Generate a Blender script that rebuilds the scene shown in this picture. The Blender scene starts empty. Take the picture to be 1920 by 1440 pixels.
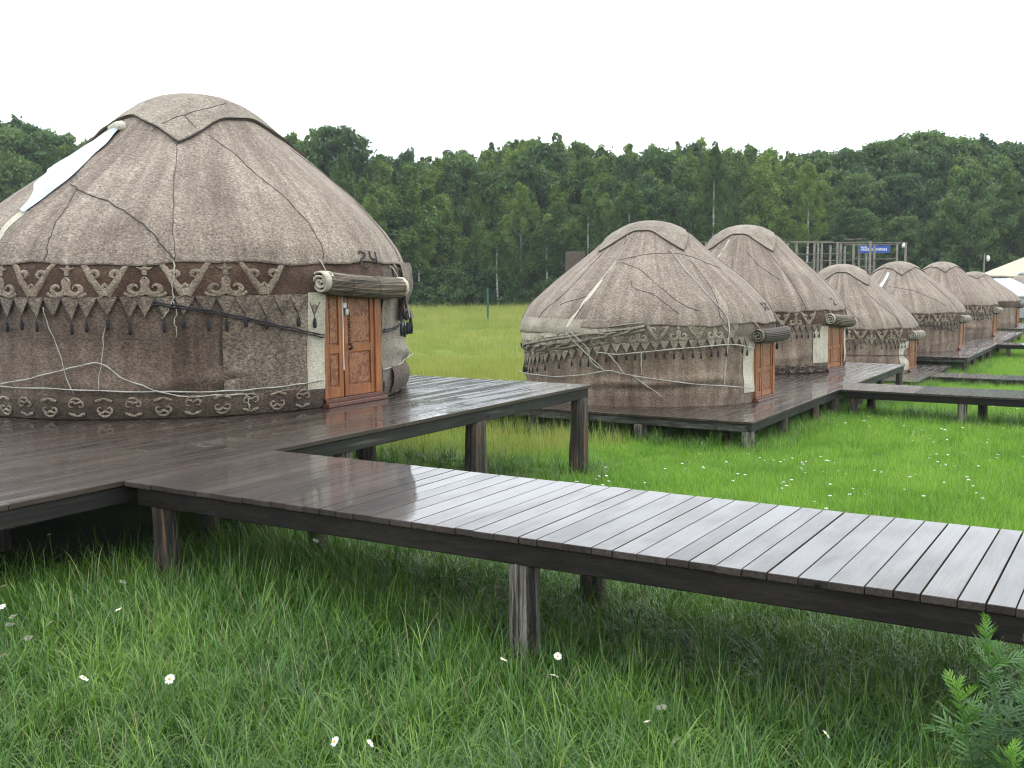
import bpy, bmesh, math, random
import numpy as np
from mathutils import Matrix, Vector

random.seed(7)
RNG = np.random.default_rng(7)
SC = bpy.context.scene
COL = SC.collection
R_ = math.radians

# ------------------------------------------------------------------ camera
YAW = R_(31.3)
CAM_H = 2.55
FPX = 1985.0
PITCH = math.atan(208.0 / FPX)
ROLL = math.atan(-35 / 4507.0)
fw = Vector((-math.sin(YAW) * math.cos(PITCH), math.cos(YAW) * math.cos(PITCH), -math.sin(PITCH)))
rt = Vector((math.cos(YAW), math.sin(YAW), 0))
up = rt.cross(fw)
rt2 = rt * math.cos(ROLL) + up * math.sin(ROLL)
up2 = -rt * math.sin(ROLL) + up * math.cos(ROLL)
cam = bpy.data.cameras.new('camera')
cam.sensor_width = 36
cam.lens = FPX / 1920 * 36
cam.clip_end = 3000
camo = bpy.data.objects.new('camera', cam)
COL.objects.link(camo)
m = Matrix((rt2, up2, -fw)).transposed().to_4x4()
m.translation = (0, 0, CAM_H)
camo.matrix_world = m
SC.camera = camo

# ------------------------------------------------------------------ sky, sun, exposure
SUN_EL, SUN_AZ = R_(62), R_(20)
W = bpy.data.worlds.new('World')
SC.world = W
W.use_nodes = True
nt = W.node_tree
bg = nt.nodes['Background']
sky = nt.nodes.new('ShaderNodeTexSky')
sky.sky_type = 'NISHITA'
sky.sun_disc = False
sky.sun_elevation = SUN_EL
sky.sun_rotation = SUN_AZ
sky.air_density = 1.0
sky.dust_density = 4.0
mixs = nt.nodes.new('ShaderNodeMix')
mixs.data_type = 'RGBA'
mixs.inputs[0].default_value = 0.93          # an even layer of rain cloud
nt.links.new(sky.outputs[0], mixs.inputs[6])
mixs.inputs[7].default_value = (15.1, 16.1, 17.2, 1)
nt.links.new(mixs.outputs[2], bg.inputs[0])
bg.inputs[1].default_value = 0.142
sl = bpy.data.lights.new('sun', 'SUN')
sl.energy = 1.1
sl.angle = R_(35)
sl.color = (1, 0.97, 0.93)
so = bpy.data.objects.new('sun', sl)
COL.objects.link(so)
# sky rotation 0 = +Y, clockwise
sd = Vector((math.sin(SUN_AZ) * math.cos(SUN_EL), math.cos(SUN_AZ) * math.cos(SUN_EL), math.sin(SUN_EL)))
so.rotation_euler = (-sd).to_track_quat('-Z', 'Y').to_euler()
SC.view_settings.view_transform = 'Standard'
SC.view_settings.look = 'None'
SC.view_settings.exposure = 0.0
SC.view_settings.gamma = 1.0
SC.view_settings.use_curve_mapping = False
SC.render.engine = 'CYCLES'
SC.cycles.use_denoising = True
SC.cycles.pixel_filter_type = 'BLACKMAN_HARRIS'
SC.cycles.filter_width = 1.15
SC.cycles.max_bounces = 8
SC.cycles.diffuse_bounces = 3
SC.cycles.glossy_bounces = 3
SC.cycles.transmission_bounces = 4
SC.cycles.transparent_max_bounces = 6
SC.cycles.caustics_reflective = False
SC.cycles.caustics_refractive = False


# ------------------------------------------------------------------ helpers
def tag(o, label=None, cat=None, group=None, kind=None):
    if label: o['label'] = label
    if cat: o['category'] = cat
    if group: o['group'] = group
    if kind: o['kind'] = kind
    return o


def link(o, parent=None):
    COL.objects.link(o)
    if parent is not None:
        o.parent = parent
    return o


def empty(name, loc=(0, 0, 0), rz=0.0, parent=None):
    o = bpy.data.objects.new(name, None)
    o.empty_display_size = 0.3
    o.location = loc
    o.rotation_euler = (0, 0, rz)
    return link(o, parent)


def mesh_np(name, V, faces, mat=None, smooth=True, uv=None, attrs=None):
    """faces: (n,4) / (n,3) int array, or a list of tuples."""
    me = bpy.data.meshes.new(name)
    V = np.asarray(V, np.float32)
    if isinstance(faces, np.ndarray):
        k = faces.shape[1]
        n = len(faces)
        me.vertices.add(len(V))
        me.vertices.foreach_set('co', V.ravel())
        me.loops.add(n * k)
        me.loops.foreach_set('vertex_index', faces.astype(np.int32).ravel())
        me.polygons.add(n)
        me.polygons.foreach_set('loop_start', np.arange(0, n * k, k, dtype=np.int32))
        me.update(calc_edges=True)
    else:
        me.from_pydata(V.tolist(), [], [tuple(f) for f in faces])
    if uv is not None:
        ul = me.uv_layers.new(name='UVMap')
        idx = np.zeros(len(me.loops), np.int32)
        me.loops.foreach_get('vertex_index', idx)
        ul.data.foreach_set('uv', np.asarray(uv, np.float32)[idx].ravel())
    for k_, a in (attrs or {}).items():
        at_ = me.attributes.new(k_, 'FLOAT', 'POINT')
        at_.data.foreach_set('value', np.asarray(a, np.float32))
    me.polygons.foreach_set('use_smooth', [smooth] * len(me.polygons))
    if mat: me.materials.append(mat)
    me.validate()
    return me


def obj(name, me, parent=None, loc=(0, 0, 0), rot=(0, 0, 0), scale=(1, 1, 1)):
    o = bpy.data.objects.new(name, me)
    o.location = loc
    o.rotation_euler = rot
    o.scale = scale
    return link(o, parent)


class MB:
    """collects simple solids into one mesh"""
    def __init__(s):
        s.v = []; s.f = []

    def box(s, x0, x1, y0, y1, z0, z1, bev=0.0):
        b = len(s.v)
        if bev <= 0:
            s.v += [(x, y, z) for z in (z0, z1) for y in (y0, y1) for x in (x0, x1)]
            s.f += [tuple(b + i for i in q) for q in ((0, 2, 3, 1), (4, 5, 7, 6), (0, 1, 5, 4), (2, 6, 7, 3), (0, 4, 6, 2), (1, 3, 7, 5))]
            return s
        bm = bmesh.new()
        bmesh.ops.create_cube(bm, size=1)
        bmesh.ops.scale(bm, vec=(x1 - x0, y1 - y0, z1 - z0), verts=bm.verts)
        bmesh.ops.translate(bm, vec=((x0 + x1) / 2, (y0 + y1) / 2, (z0 + z1) / 2), verts=bm.verts)
        bmesh.ops.bevel(bm, geom=bm.edges[:], offset=bev, segments=1, affect='EDGES')
        bm.verts.index_update()
        s.v += [tuple(v.co) for v in bm.verts]
        s.f += [tuple(b + v.index for v in f.verts) for f in bm.faces]
        bm.free()
        return s

    def tube(s, pts, rad, n=6, cap=True, close=False):
        P = [Vector(p) for p in pts]
        rads = rad if hasattr(rad, '__len__') else [rad] * len(P)
        b = len(s.v)
        prev = None
        for i, p in enumerate(P):
            t = (P[min(i + 1, len(P) - 1)] - P[max(i - 1, 0)])
            if t.length < 1e-9: t = Vector((0, 0, 1))
            t.normalize()
            ref = Vector((0, 0, 1)) if abs(t.z) < .9 else Vector((1, 0, 0))
            a = t.cross(ref).normalized() if prev is None else (prev - t * prev.dot(t)).normalized()
            prev = a
            c = t.cross(a)
            for k in range(n):
                q = p + (a * math.cos(2 * math.pi * k / n) + c * math.sin(2 * math.pi * k / n)) * rads[i]
                s.v.append(tuple(q))
        for i in range(len(P) - 1):
            for k in range(n):
                k2 = (k + 1) % n
                s.f.append((b + i * n + k, b + i * n + k2, b + (i + 1) * n + k2, b + (i + 1) * n + k))
        if cap:
            s.f.append(tuple(b + k for k in range(n))[::-1])
            s.f.append(tuple(b + (len(P) - 1) * n + k for k in range(n)))
        return s

    def mesh(s, name, mat, smooth=False):
        return mesh_np(name, np.array(s.v), s.f, mat, smooth)

    def build(s, name, mat, parent=None, smooth=False, **k):
        return obj(name, s.mesh(name, mat, smooth), parent, **k)


class SineNoise:
    """smooth vector noise made of sines, for numpy arrays"""
    def __init__(s, seed, n=14, k0=1.0, k1=4.0, dim=3):
        r = np.random.default_rng(seed)
        d = r.normal(size=(n, dim)); d /= np.linalg.norm(d, axis=1)[:, None]
        k = np.exp(r.uniform(math.log(k0), math.log(k1), n))
        s.k = d * k[:, None]; s.p = r.uniform(0, 6.283, n); s.a = (k0 / k) ** .6
        s.a /= np.sqrt((s.a ** 2).sum() / 2)

    def __call__(s, *xyz):
        P = np.stack(np.broadcast_arrays(*[np.asarray(a, float) for a in xyz]), -1)
        return (np.sin(P @ s.k.T + s.p) * s.a).sum(-1)


def catmull(pts, n=6):
    P = [np.array(p, float) for p in pts]
    P = [2 * P[0] - P[1]] + P + [2 * P[-1] - P[-2]]
    out = []
    for i in range(1, len(P) - 2):
        for t in np.linspace(0, 1, n, endpoint=False):
            a, b, c, d = P[i - 1], P[i], P[i + 1], P[i + 2]
            out.append(.5 * ((2 * b) + (-a + c) * t + (2 * a - 5 * b + 4 * c - d) * t * t + (-a + 3 * b - 3 * c + d) * t ** 3))
    out.append(P[-2])
    return np.array(out)


def grid_faces(nr, nc, wrap=False):
    i = np.arange(nr - 1)[:, None]
    j = np.arange(nc if wrap else nc - 1)[None, :]
    j2 = (j + 1) % nc
    a = i * nc + j; b = i * nc + j2; c = (i + 1) * nc + j2; d = (i + 1) * nc + j
    return np.stack([a, b, c, d], -1).reshape(-1, 4)


# ------------------------------------------------------------------ materials
class NT:
    def __init__(s, name):
        s.m = bpy.data.materials.new(name)
        s.m.use_nodes = True
        s.t = s.m.node_tree
        s.b = s.t.nodes['Principled BSDF']
        s.out = s.t.nodes['Material Output']

    def n(s, typ, **kw):
        x = s.t.nodes.new('ShaderNode' + typ)
        for k, v in kw.items(): setattr(x, k, v)
        return x

    def l(s, a, b): s.t.links.new(a, b)

    def pos(s): return s.n('NewGeometry').outputs['Position']

    def uv(s): return s.n('UVMap').outputs[0]

    def objc(s): return s.n('TexCoord').outputs['Object']

    def rand(s): return s.n('ObjectInfo').outputs['Random']

    def attr(s, k): return s.n('Attribute', attribute_name=k).outputs['Fac']

    def map(s, v, scale=(1, 1, 1), loc=(0, 0, 0)):
        x = s.n('Mapping'); x.inputs['Scale'].default_value = scale; x.inputs['Location'].default_value = loc
        s.l(v, x.inputs[0]); return x.outputs[0]

    def vadd(s, v, f, k=37.0):
        x = s.n('VectorMath', operation='ADD')
        s.l(v, x.inputs[0])
        y = s.n('VectorMath', operation='SCALE'); c = s.n('CombineXYZ')
        for i in range(3): s.l(f, c.inputs[i])
        s.l(c.outputs[0], y.inputs[0]); y.inputs['Scale'].default_value = k
        s.l(y.outputs[0], x.inputs[1]); return x.outputs[0]

    def noise(s, v, scale, detail=3, rough=.55, dist=0.0):
        x = s.n('TexNoise'); x.inputs['Scale'].default_value = scale; x.inputs['Detail'].default_value = detail
        x.inputs['Roughness'].default_value = rough; x.inputs['Distortion'].default_value = dist
        s.l(v, x.inputs['Vector']); return x.outputs['Fac']

    def ramp(s, f, stops, interp='LINEAR'):
        x = s.n('ValToRGB'); x.color_ramp.interpolation = interp
        e = x.color_ramp.elements
        while len(e) < len(stops): e.new(.5)
        for q, (p, c) in zip(e, stops):
            q.position = p
            q.color = (*c, 1) if hasattr(c, '__len__') else (c, c, c, 1)
        s.l(f, x.inputs[0]); return x.outputs[0]

    def mix(s, f, a, b, mode='MIX'):
        x = s.n('Mix', data_type='RGBA', blend_type=mode)
        for val, sock in ((f, x.inputs[0]), (a, x.inputs[6]), (b, x.inputs[7])):
            if isinstance(val, (int, float)): sock.default_value = val if sock.type == 'VALUE' else (val, val, val, 1)
            elif isinstance(val, tuple): sock.default_value = (*val, 1)
            else: s.l(val, sock)
        return x.outputs[2]

    def math(s, op, a, b=0.0, clamp=False):
        x = s.n('Math', operation=op, use_clamp=clamp)
        for val, sock in ((a, x.inputs[0]), (b, x.inputs[1])):
            if isinstance(val, (int, float)): sock.default_value = val
            else: s.l(val, sock)
        return x.outputs[0]

    def bump(s, h, strength, dist, normal=None):
        x = s.n('Bump'); x.inputs['Strength'].default_value = strength; x.inputs['Distance'].default_value = dist
        s.l(h, x.inputs['Height'])
        if normal is not None: s.l(normal, x.inputs['Normal'])
        return x.outputs[0]

    def set(s, **kw):
        for k, v in kw.items():
            sock = s.b.inputs[k.replace('_', ' ')]
            if isinstance(v, (int, float)): sock.default_value = v
            elif isinstance(v, tuple): sock.default_value = (*v, 1) if len(v) == 3 else v
            else: s.l(v, sock)
        return s.m


def felt(name, dark, mid, light, fiber=70, streak=.5, speck=.5, rough=.95, bumpk=.6, stain=.45):
    t = NT(name)
    tc = t.uv()
    uv = t.vadd(t.objc(), t.rand(), 13.0)
    big = t.noise(uv, 1.1, 4, .6, .5)
    med = t.noise(uv, 6, 5, .7, .3)
    st = t.noise(t.map(t.vadd(tc, t.rand(), 13.0), (5.0, .35, 1)), 1.0, 5, .65, .3)
    fib = t.noise(t.map(uv, (.8, .8, 1.3)), fiber, 2, .7)
    fib2 = t.noise(t.map(uv, (.8, .8, 1.35)), fiber * .7, 3, .75)
    f = t.math('ADD', t.math('MULTIPLY', big, .6), t.math('MULTIPLY', med, .4))
    f = t.math('ADD', t.math('MULTIPLY', f, 1 - streak * .75), t.math('MULTIPLY', st, streak * .75))
    c = t.ramp(f, [(.38, dark), (.5, mid), (.64, light)])
    sn = t.noise(t.map(uv, (1.5, 1.5, .9), (3.3, 7.1, 0)), 1.0, 6, .7, .8)
    c = t.mix(t.ramp(sn, [(.5, 0.0), (.66, stain)]), c, tuple(q * .8 for q in dark))
    sp = t.ramp(t.math('ADD', t.math('MULTIPLY', fib, .55), t.math('MULTIPLY', fib2, .45)), [(.38, 1 - .75 * speck), (.5, 1.0), (.62, 1 + .95 * speck)])
    c = t.mix(1.0, c, sp, 'MULTIPLY')
    h = t.math('ADD', t.math('MULTIPLY', fib, .6), t.math('ADD', fib2, t.math('MULTIPLY', med, 1.6)))
    t.set(Base_Color=c, Roughness=rough, Normal=t.bump(h, bumpk, .04))
    t.b.inputs['Specular IOR Level'].default_value = .2
    t.b.inputs['Sheen Weight'].default_value = .12
    return t.m


M = {}
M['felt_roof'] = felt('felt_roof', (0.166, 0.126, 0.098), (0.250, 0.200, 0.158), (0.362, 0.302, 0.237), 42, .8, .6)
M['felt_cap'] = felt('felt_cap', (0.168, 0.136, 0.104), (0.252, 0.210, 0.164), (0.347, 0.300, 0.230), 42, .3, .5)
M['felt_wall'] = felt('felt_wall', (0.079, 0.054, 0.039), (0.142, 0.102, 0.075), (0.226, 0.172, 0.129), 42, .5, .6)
M['felt_wall_tan'] = felt('felt_wall_tan', (0.110, 0.074, 0.052), (0.236, 0.173, 0.127), (0.367, 0.295, 0.221), 42, .7, .5)
M['felt_wall_mid'] = felt('felt_wall_mid', (0.105, 0.078, 0.057), (0.184, 0.142, 0.106), (0.294, 0.240, 0.184), 36, .3, .75)
M['felt_pennant'] = felt('felt_pennant', (0.105, 0.078, 0.055), (0.173, 0.130, 0.097), (0.252, 0.200, 0.147), 50, .2, .6)
M['felt_wall_pale'] = felt('felt_wall_pale', (0.210, 0.175, 0.133), (0.357, 0.310, 0.244), (0.483, 0.430, 0.340), 60, .4, .4)
M['felt_band'] = felt('felt_band', (0.055, 0.031, 0.021), (0.089, 0.052, 0.035), (0.147, 0.094, 0.063), 45, .2, .5)
M['felt_orn'] = felt('felt_orn', (0.168, 0.130, 0.092), (0.263, 0.210, 0.152), (0.378, 0.310, 0.230), 55, .1, .7, stain=.25)
M['felt_band2'] = felt('felt_band2', (0.100, 0.075, 0.055), (0.168, 0.130, 0.097), (0.263, 0.210, 0.156), 45, .2, .5)
M['felt_pale'] = felt('felt_pale', (0.158, 0.125, 0.092), (0.284, 0.235, 0.179), (0.399, 0.340, 0.262), 50, .3, .5)
M['felt_cream'] = felt('felt_cream', (0.357, 0.320, 0.239), (0.578, 0.530, 0.414), (0.693, 0.640, 0.515), 60, .5, .25)
M['felt_grey'] = felt('felt_grey', (0.137, 0.115, 0.087), (0.247, 0.215, 0.166), (0.378, 0.335, 0.262), 55, .6, .5)
M['felt_low'] = felt('felt_low', (0.053, 0.036, 0.026), (0.089, 0.064, 0.046), (0.147, 0.110, 0.081), 45, .2, .6)
t = NT('white_cloth')
wn = t.noise(t.objc(), 5.0, 5, .6, .6)
t.set(Base_Color=t.ramp(wn, [(.3, (.47, .51, .56)), (.7, (.58, .62, .67))]), Roughness=.7, Normal=t.bump(wn, .8, .06))
M['white_cloth'] = t.m


def plain(name, col, rough=.7, metal=0.0, var=.25, sc=9, bump=.2, bd=.01):
    t = NT(name)
    n = t.noise(t.vadd(t.objc(), t.rand(), 9), sc, 5, .6)
    lo = tuple(c * (1 - var) for c in col); hi = tuple(min(1, c * (1 + var)) for c in col)
    return t.set(Base_Color=t.ramp(n, [(.3, lo), (.7, hi)]), Roughness=rough, Metallic=metal, Normal=t.bump(n, bump, bd))


M['rope'] = plain('rope', (.38, .36, .31), .85, 0, .3, 40)
M['rope_dark'] = plain('rope_dark', (.075, .061, .051), .85, 0, .35, 40)
M['cord_black'] = plain('cord_black', (.012, .012, .014), .5, 0, .3, 30)
M['tassel'] = plain('tassel', (.016, .015, .018), .85, 0, .5, 60)
M['iron'] = plain('iron', (.035, .03, .028), .45, .6, .4, 30)
M['steel'] = plain('steel', (.45, .45, .44), .35, .9, .2, 30)
M['paint_number'] = plain('paint_number', (.028, .024, .022), .85, 0, .4, 30)
M['pvc_white'] = plain('pvc_white', (.7, .7, .68), .5, 0, .1)
M['green_paint'] = plain('green_paint', (.012, .10, .06), .5, 0, .3)
M['rust_board'] = plain('rust_board', (.085, .06, .05), .8, 0, .35, 4)
M['tarp_white'] = plain('tarp_white', (.46, .49, .53), .55, 0, .1, 2)
M['tarp_grey'] = plain('tarp_grey', (.28, .30, .30), .6, 0, .15, 2)
M['tent_cream'] = plain('tent_cream', (.48, .40, .27), .7, 0, .08, 1)
M['tent_cream_roof'] = plain('tent_cream_roof', (.50, .45, .34), .7, 0, .08, 1)
M['banner_blue'] = plain('banner_blue', (.028, .075, .36), .6, 0, .15, 3)
M['banner_white'] = plain('banner_white', (.75, .77, .8), .6, 0, .05)
M['lamp_glass'] = plain('lamp_glass', (.7, .72, .74), .2, 0, .05)


def wet_wood(name, cols, gscale=(26, 1.1, 26), rough=(.2, .4), coat=(.9, 1.0), coat_r=(.05, .14), wscale=(2.2, .8, 2.2), spec=.5, cb=.09):
    t = NT(name)
    p = t.vadd(t.pos(), t.rand(), 11.3)
    g = t.noise(t.map(p, gscale), 1.0, 6, .65, .4)
    g2 = t.noise(t.map(p, (gscale[0] * 4, gscale[1] * 2.5, gscale[2] * 4)), 1.0, 3, .6)
    big = t.noise(p, .9, 3, .5)
    f = t.math('ADD', t.math('MULTIPLY', g, .6), t.math('MULTIPLY', big, .4))
    f = t.math('ADD', f, t.math('MULTIPLY', t.math('SUBTRACT', t.rand(), .5), .2))
    c = t.ramp(f, [(.3, cols[0]), (.5, cols[1]), (.72, cols[2])])
    c = t.mix(1.0, c, t.ramp(g2, [(.35, .62), (.6, 1.12)]), 'MULTIPLY')
    wet = t.noise(t.map(t.vadd(t.pos(), t.rand(), 2.0), wscale), 1.0, 4, .65)
    rr = t.ramp(wet, [(.35, rough[0]), (.65, rough[1])])
    h = t.math('ADD', t.math('MULTIPLY', g, 1.0), t.math('MULTIPLY', g2, .35))
    cr = t.ramp(wet, [(.44, coat_r[0]), (.58, coat_r[1])])
    sx = t.n('SeparateXYZ'); t.l(t.n('NewGeometry').outputs['True Normal'], sx.inputs[0])
    flat = t.ramp(sx.outputs[2], [(.6, 0.0), (.9, 1.0)])          # water lies on what is level
    vo = t.n('TexVoronoi'); vo.inputs['Scale'].default_value = 1.0
    t.l(t.map(p, (3.1, 1.7, 3.1)), vo.inputs['Vector'])
    spot = t.ramp(vo.outputs['Distance'], [(.035, 0.0), (.055, 1.0)])
    c = t.mix(1.0, c, t.ramp(vo.outputs['Distance'], [(.04, .12), (.09, 1.0)]), 'MULTIPLY')
    flat = t.math('MULTIPLY', flat, spot)
    cw = t.math('MULTIPLY', t.ramp(wet, [(.47, coat[1]), (.60, coat[0])]), flat)
    cn = t.bump(t.math('ADD', t.math('MULTIPLY', big, 2.0), t.math('MULTIPLY', g, .10)), cb, .02)
    t.set(Base_Color=c, Roughness=rr, Normal=t.bump(h, .25, .012), Coat_Weight=cw, Coat_Roughness=cr, Coat_Normal=cn)
    t.b.inputs['Coat IOR'].default_value = 1.4
    t.b.inputs['Specular IOR Level'].default_value = spec
    return t.m


M['plank'] = wet_wood('plank', [(.016, .011, .008), (.040, .027, .020), (.075, .054, .041)], rough=(.35, .5), coat=(.75, 1.0), coat_r=(.02, .30), wscale=(7, .45, 7), spec=.35, cb=.16)
M['plank_walk'] = wet_wood('plank_walk', [(.022, .016, .013), (.046, .034, .028), (.085, .066, .056)], rough=(.4, .55), coat=(.72, .9), coat_r=(.02, .06), spec=.3)
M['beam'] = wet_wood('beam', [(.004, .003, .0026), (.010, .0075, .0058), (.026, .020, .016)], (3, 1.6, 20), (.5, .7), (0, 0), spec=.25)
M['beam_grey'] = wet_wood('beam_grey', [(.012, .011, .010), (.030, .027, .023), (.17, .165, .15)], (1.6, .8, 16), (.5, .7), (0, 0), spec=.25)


def log_mat(name, cols):
    t = NT(name)
    p = t.vadd(t.objc(), t.rand(), 5.7)
    g = t.noise(t.map(p, (5, 5, 1.0)), 1.0, 6, .7, .6)
    g2 = t.noise(t.map(p, (42, 42, 2.2)), 1.0, 4, .65)
    k = t.noise(p, 2.1, 3)
    f = t.math('ADD', t.math('MULTIPLY', g, .8), t.math('MULTIPLY', k, .2))
    c = t.ramp(f, [(.41, cols[0]), (.47, cols[1]), (.54, cols[2]), (.61, cols[3])])
    c = t.mix(1.0, c, t.ramp(g2, [(.35, .5), (.62, 1.2)]), 'MULTIPLY')
    return t.set(Base_Color=c, Roughness=.6, Normal=t.bump(t.math('ADD', g, g2), .7, .015))


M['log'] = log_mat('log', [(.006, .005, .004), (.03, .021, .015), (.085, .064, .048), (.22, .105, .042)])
M['log_grey'] = log_mat('log_grey', [(.008, .006, .005), (.07, .052, .04), (.22, .195, .165), (.27, .25, .22)])
M['pole'] = plain('pole', (.15, .128, .105), .8, 0, .35, 2)

t = NT('door_wood')
p = t.vadd(t.objc(), t.rand(), 3.1)
g = t.noise(t.map(p, (22, 22, 1.3)), 1.0, 6, .65, .6)
g2 = t.noise(p, 3.2, 4)
c = t.ramp(t.math('ADD', t.math('MULTIPLY', g, .6), t.math('MULTIPLY', g2, .4)), [(.34, (.11, .030, .009)), (.5, (.25, .083, .022)), (.66, (.38, .15, .045))])
M['door_wood'] = t.set(Base_Color=c, Roughness=.42, Normal=t.bump(g, .3, .006))
t = NT('door_carved')
p = t.vadd(t.objc(), t.rand(), 3.1)
v = t.noise(t.map(p, (1, 8, 7)), 1.0, 3, .55, 1.6)
w = t.math('ABSOLUTE', t.math('SUBTRACT', v, .5))
c = t.ramp(w, [(.0, (.32, .16, .075)), (.05, (.21, .075, .026)), (.2, (.12, .036, .014))])
M['door_carved'] = t.set(Base_Color=c, Roughness=.5, Normal=t.bump(w, .6, .02))
M['threshold'] = plain('threshold', (.10, .035, .018), .35, 0, .3, 8)

t = NT('reed')
p = t.objc()
g = t.noise(t.map(p, (30, 1.5, 30)), 1.0, 3, .6)
k = t.noise(p, 3.0, 4)
c = t.ramp(g, [(.34, (.025, .018, .012)), (.5, (.125, .092, .062)), (.68, (.24, .19, .13))])
c = t.mix(t.ramp(k, [(.5, 0.0), (.7, .55)]), c, (.16, .17, .10))
M['reed'] = t.set(Base_Color=c, Roughness=.7)


def leaf_mat(name, cols, transl=.35, rough=.45, spec=.35, attr='tint', noise_sc=None, ramp_pos=(.27, .5, .73)):
    t = NT(name)
    f = t.attr(attr)
    f = t.math('ADD', t.math('MULTIPLY', f, .6), t.math('MULTIPLY', t.rand(), .4))
    if noise_sc:
        nz = t.noise(t.pos(), noise_sc, 3, .6)
        f = t.math('ADD', t.math('MULTIPLY', f, .6), t.math('MULTIPLY', nz, .42))
    c = t.ramp(f, list(zip(ramp_pos, cols)))
    t.set(Base_Color=c, Roughness=rough)
    t.b.inputs['Specular IOR Level'].default_value = spec
    tr = t.n('BsdfTranslucent')
    c2 = t.mix(1.0, c, (1.25, 1.3, .7), 'MULTIPLY')
    t.l(c2, tr.inputs[0])
    mx = t.n('MixShader'); mx.inputs[0].default_value = transl
    t.l(t.b.outputs[0], mx.inputs[1]); t.l(tr.outputs[0], mx.inputs[2])
    t.l(mx.outputs[0], t.out.inputs[0])
    return t.m


M['leaf_birch'] = leaf_mat('leaf_birch', [(.048, .095, .020), (.108, .182, .032), (.20, .275, .055)])
M['leaf_broad'] = leaf_mat('leaf_broad', [(.036, .080, .026), (.076, .142, .040), (.13, .20, .058)])
M['leaf_dark'] = leaf_mat('leaf_dark', [(.034, .074, .026), (.066, .124, .036), (.105, .17, .05)])
M['leaf_bush'] = leaf_mat('leaf_bush', [(.030, .068, .022), (.055, .112, .030), (.095, .16, .042)])
M['mugwort'] = leaf_mat('mugwort', [(.045, .12, .03), (.105, .24, .045), (.24, .42, .07)], .3)
M['grass_tall'] = leaf_mat('grass_tall', [(.012, .044, .005), (.055, .152, .015), (.21, .35, .05)], .28, .33, .6, noise_sc=.8)
M['grass_lawn'] = leaf_mat('grass_lawn', [(.075, .19, .022), (.165, .325, .038), (.31, .46, .08)], .4, .45, .4, noise_sc=.5)
M['grass_meadow'] = leaf_mat('grass_meadow', [(.18, .24, .05), (.28, .31, .08), (.42, .40, .15)], .35, .6, .2, noise_sc=.12)
M['stalk_dry'] = plain('stalk_dry', (.34, .28, .14), .8, 0, .3, 20)
M['petal'] = plain('petal', (.82, .82, .80), .6, 0, .04)
M['disc_yellow'] = plain('disc_yellow', (.62, .40, .03), .7, 0, .2)
M['stem_green'] = plain('stem_green', (.07, .15, .03), .6, 0, .2)
t = NT('bark_birch')
p = t.objc()
n1 = t.noise(t.map(p, (2, 2, 9)), 1.0, 4, .6)
M['bark_birch'] = t.set(Base_Color=t.ramp(n1, [(.36, (.03, .028, .025)), (.46, (.36, .35, .32)), (.7, (.52, .51, .48))]), Roughness=.8)
M['bark_dark'] = plain('bark_dark', (.065, .052, .040), .9, 0, .4, 3)

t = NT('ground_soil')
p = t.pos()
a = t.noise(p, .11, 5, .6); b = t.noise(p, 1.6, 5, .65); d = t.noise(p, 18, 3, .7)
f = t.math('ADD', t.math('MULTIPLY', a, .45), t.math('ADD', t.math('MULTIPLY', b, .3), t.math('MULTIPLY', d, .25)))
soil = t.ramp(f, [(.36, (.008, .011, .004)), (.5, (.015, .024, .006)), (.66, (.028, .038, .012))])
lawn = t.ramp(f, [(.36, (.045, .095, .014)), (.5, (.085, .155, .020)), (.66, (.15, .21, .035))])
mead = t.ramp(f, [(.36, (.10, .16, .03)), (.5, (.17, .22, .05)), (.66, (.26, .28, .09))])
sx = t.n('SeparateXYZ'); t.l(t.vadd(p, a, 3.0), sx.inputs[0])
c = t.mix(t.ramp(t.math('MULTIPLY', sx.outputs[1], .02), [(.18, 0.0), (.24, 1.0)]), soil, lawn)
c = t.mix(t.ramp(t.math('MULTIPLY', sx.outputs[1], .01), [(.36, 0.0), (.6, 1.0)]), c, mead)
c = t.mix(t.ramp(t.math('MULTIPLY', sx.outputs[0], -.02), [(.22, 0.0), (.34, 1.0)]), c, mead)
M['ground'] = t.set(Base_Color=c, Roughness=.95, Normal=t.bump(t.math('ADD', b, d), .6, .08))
t.b.inputs['Specular IOR Level'].default_value = .1

# ------------------------------------------------------------------ ground
GY = np.array([-60, -20, 0, 5.7, 10, 14.3, 18.6, 24.8, 32, 38, 46, 60, 100, 130, 900.])
GZ = np.array([.9, .38, .10, -.06, -.30, -.56, -.74, -.90, -1.15, -1.52, -1.62, -1.62, -1.40, -1.32, -1.3])
_gy = np.linspace(-60, 900, 4801)
_gz = np.interp(_gy, GY, GZ)
_k = np.exp(-.5 * (np.arange(-20, 21) / 8.0) ** 2); _k /= _k.sum()
_gz = np.convolve(np.pad(_gz, 20, mode='edge'), _k, 'valid')
_gn = SineNoise(3, 10, .25, 1.6, 2)


def gz(x, y):
    return np.interp(y, _gy, _gz) + _gn(x, y) * .022


def spaced(lo, hi, dense0, dense1, step, grow=1.22):
    a = list(np.arange(dense0, dense1 + 1e-6, step))
    s = step
    while a[-1] < hi: s *= grow; a.append(a[-1] + s)
    s = step
    while a[0] > lo: s *= grow; a.insert(0, a[0] - s)
    return np.array(a)


xs = spaced(-420, 420, -22, 8, .5)
ys = spaced(-160, 480, -4, 62, .5)
GX, GYY = np.meshgrid(xs, ys)
V = np.stack([GX, GYY, gz(GX, GYY)], -1).reshape(-1, 3)
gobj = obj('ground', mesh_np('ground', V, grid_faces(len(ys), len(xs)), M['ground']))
tag(gobj, 'grassy meadow ground sloping gently away to the wood', kind='structure')


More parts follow.
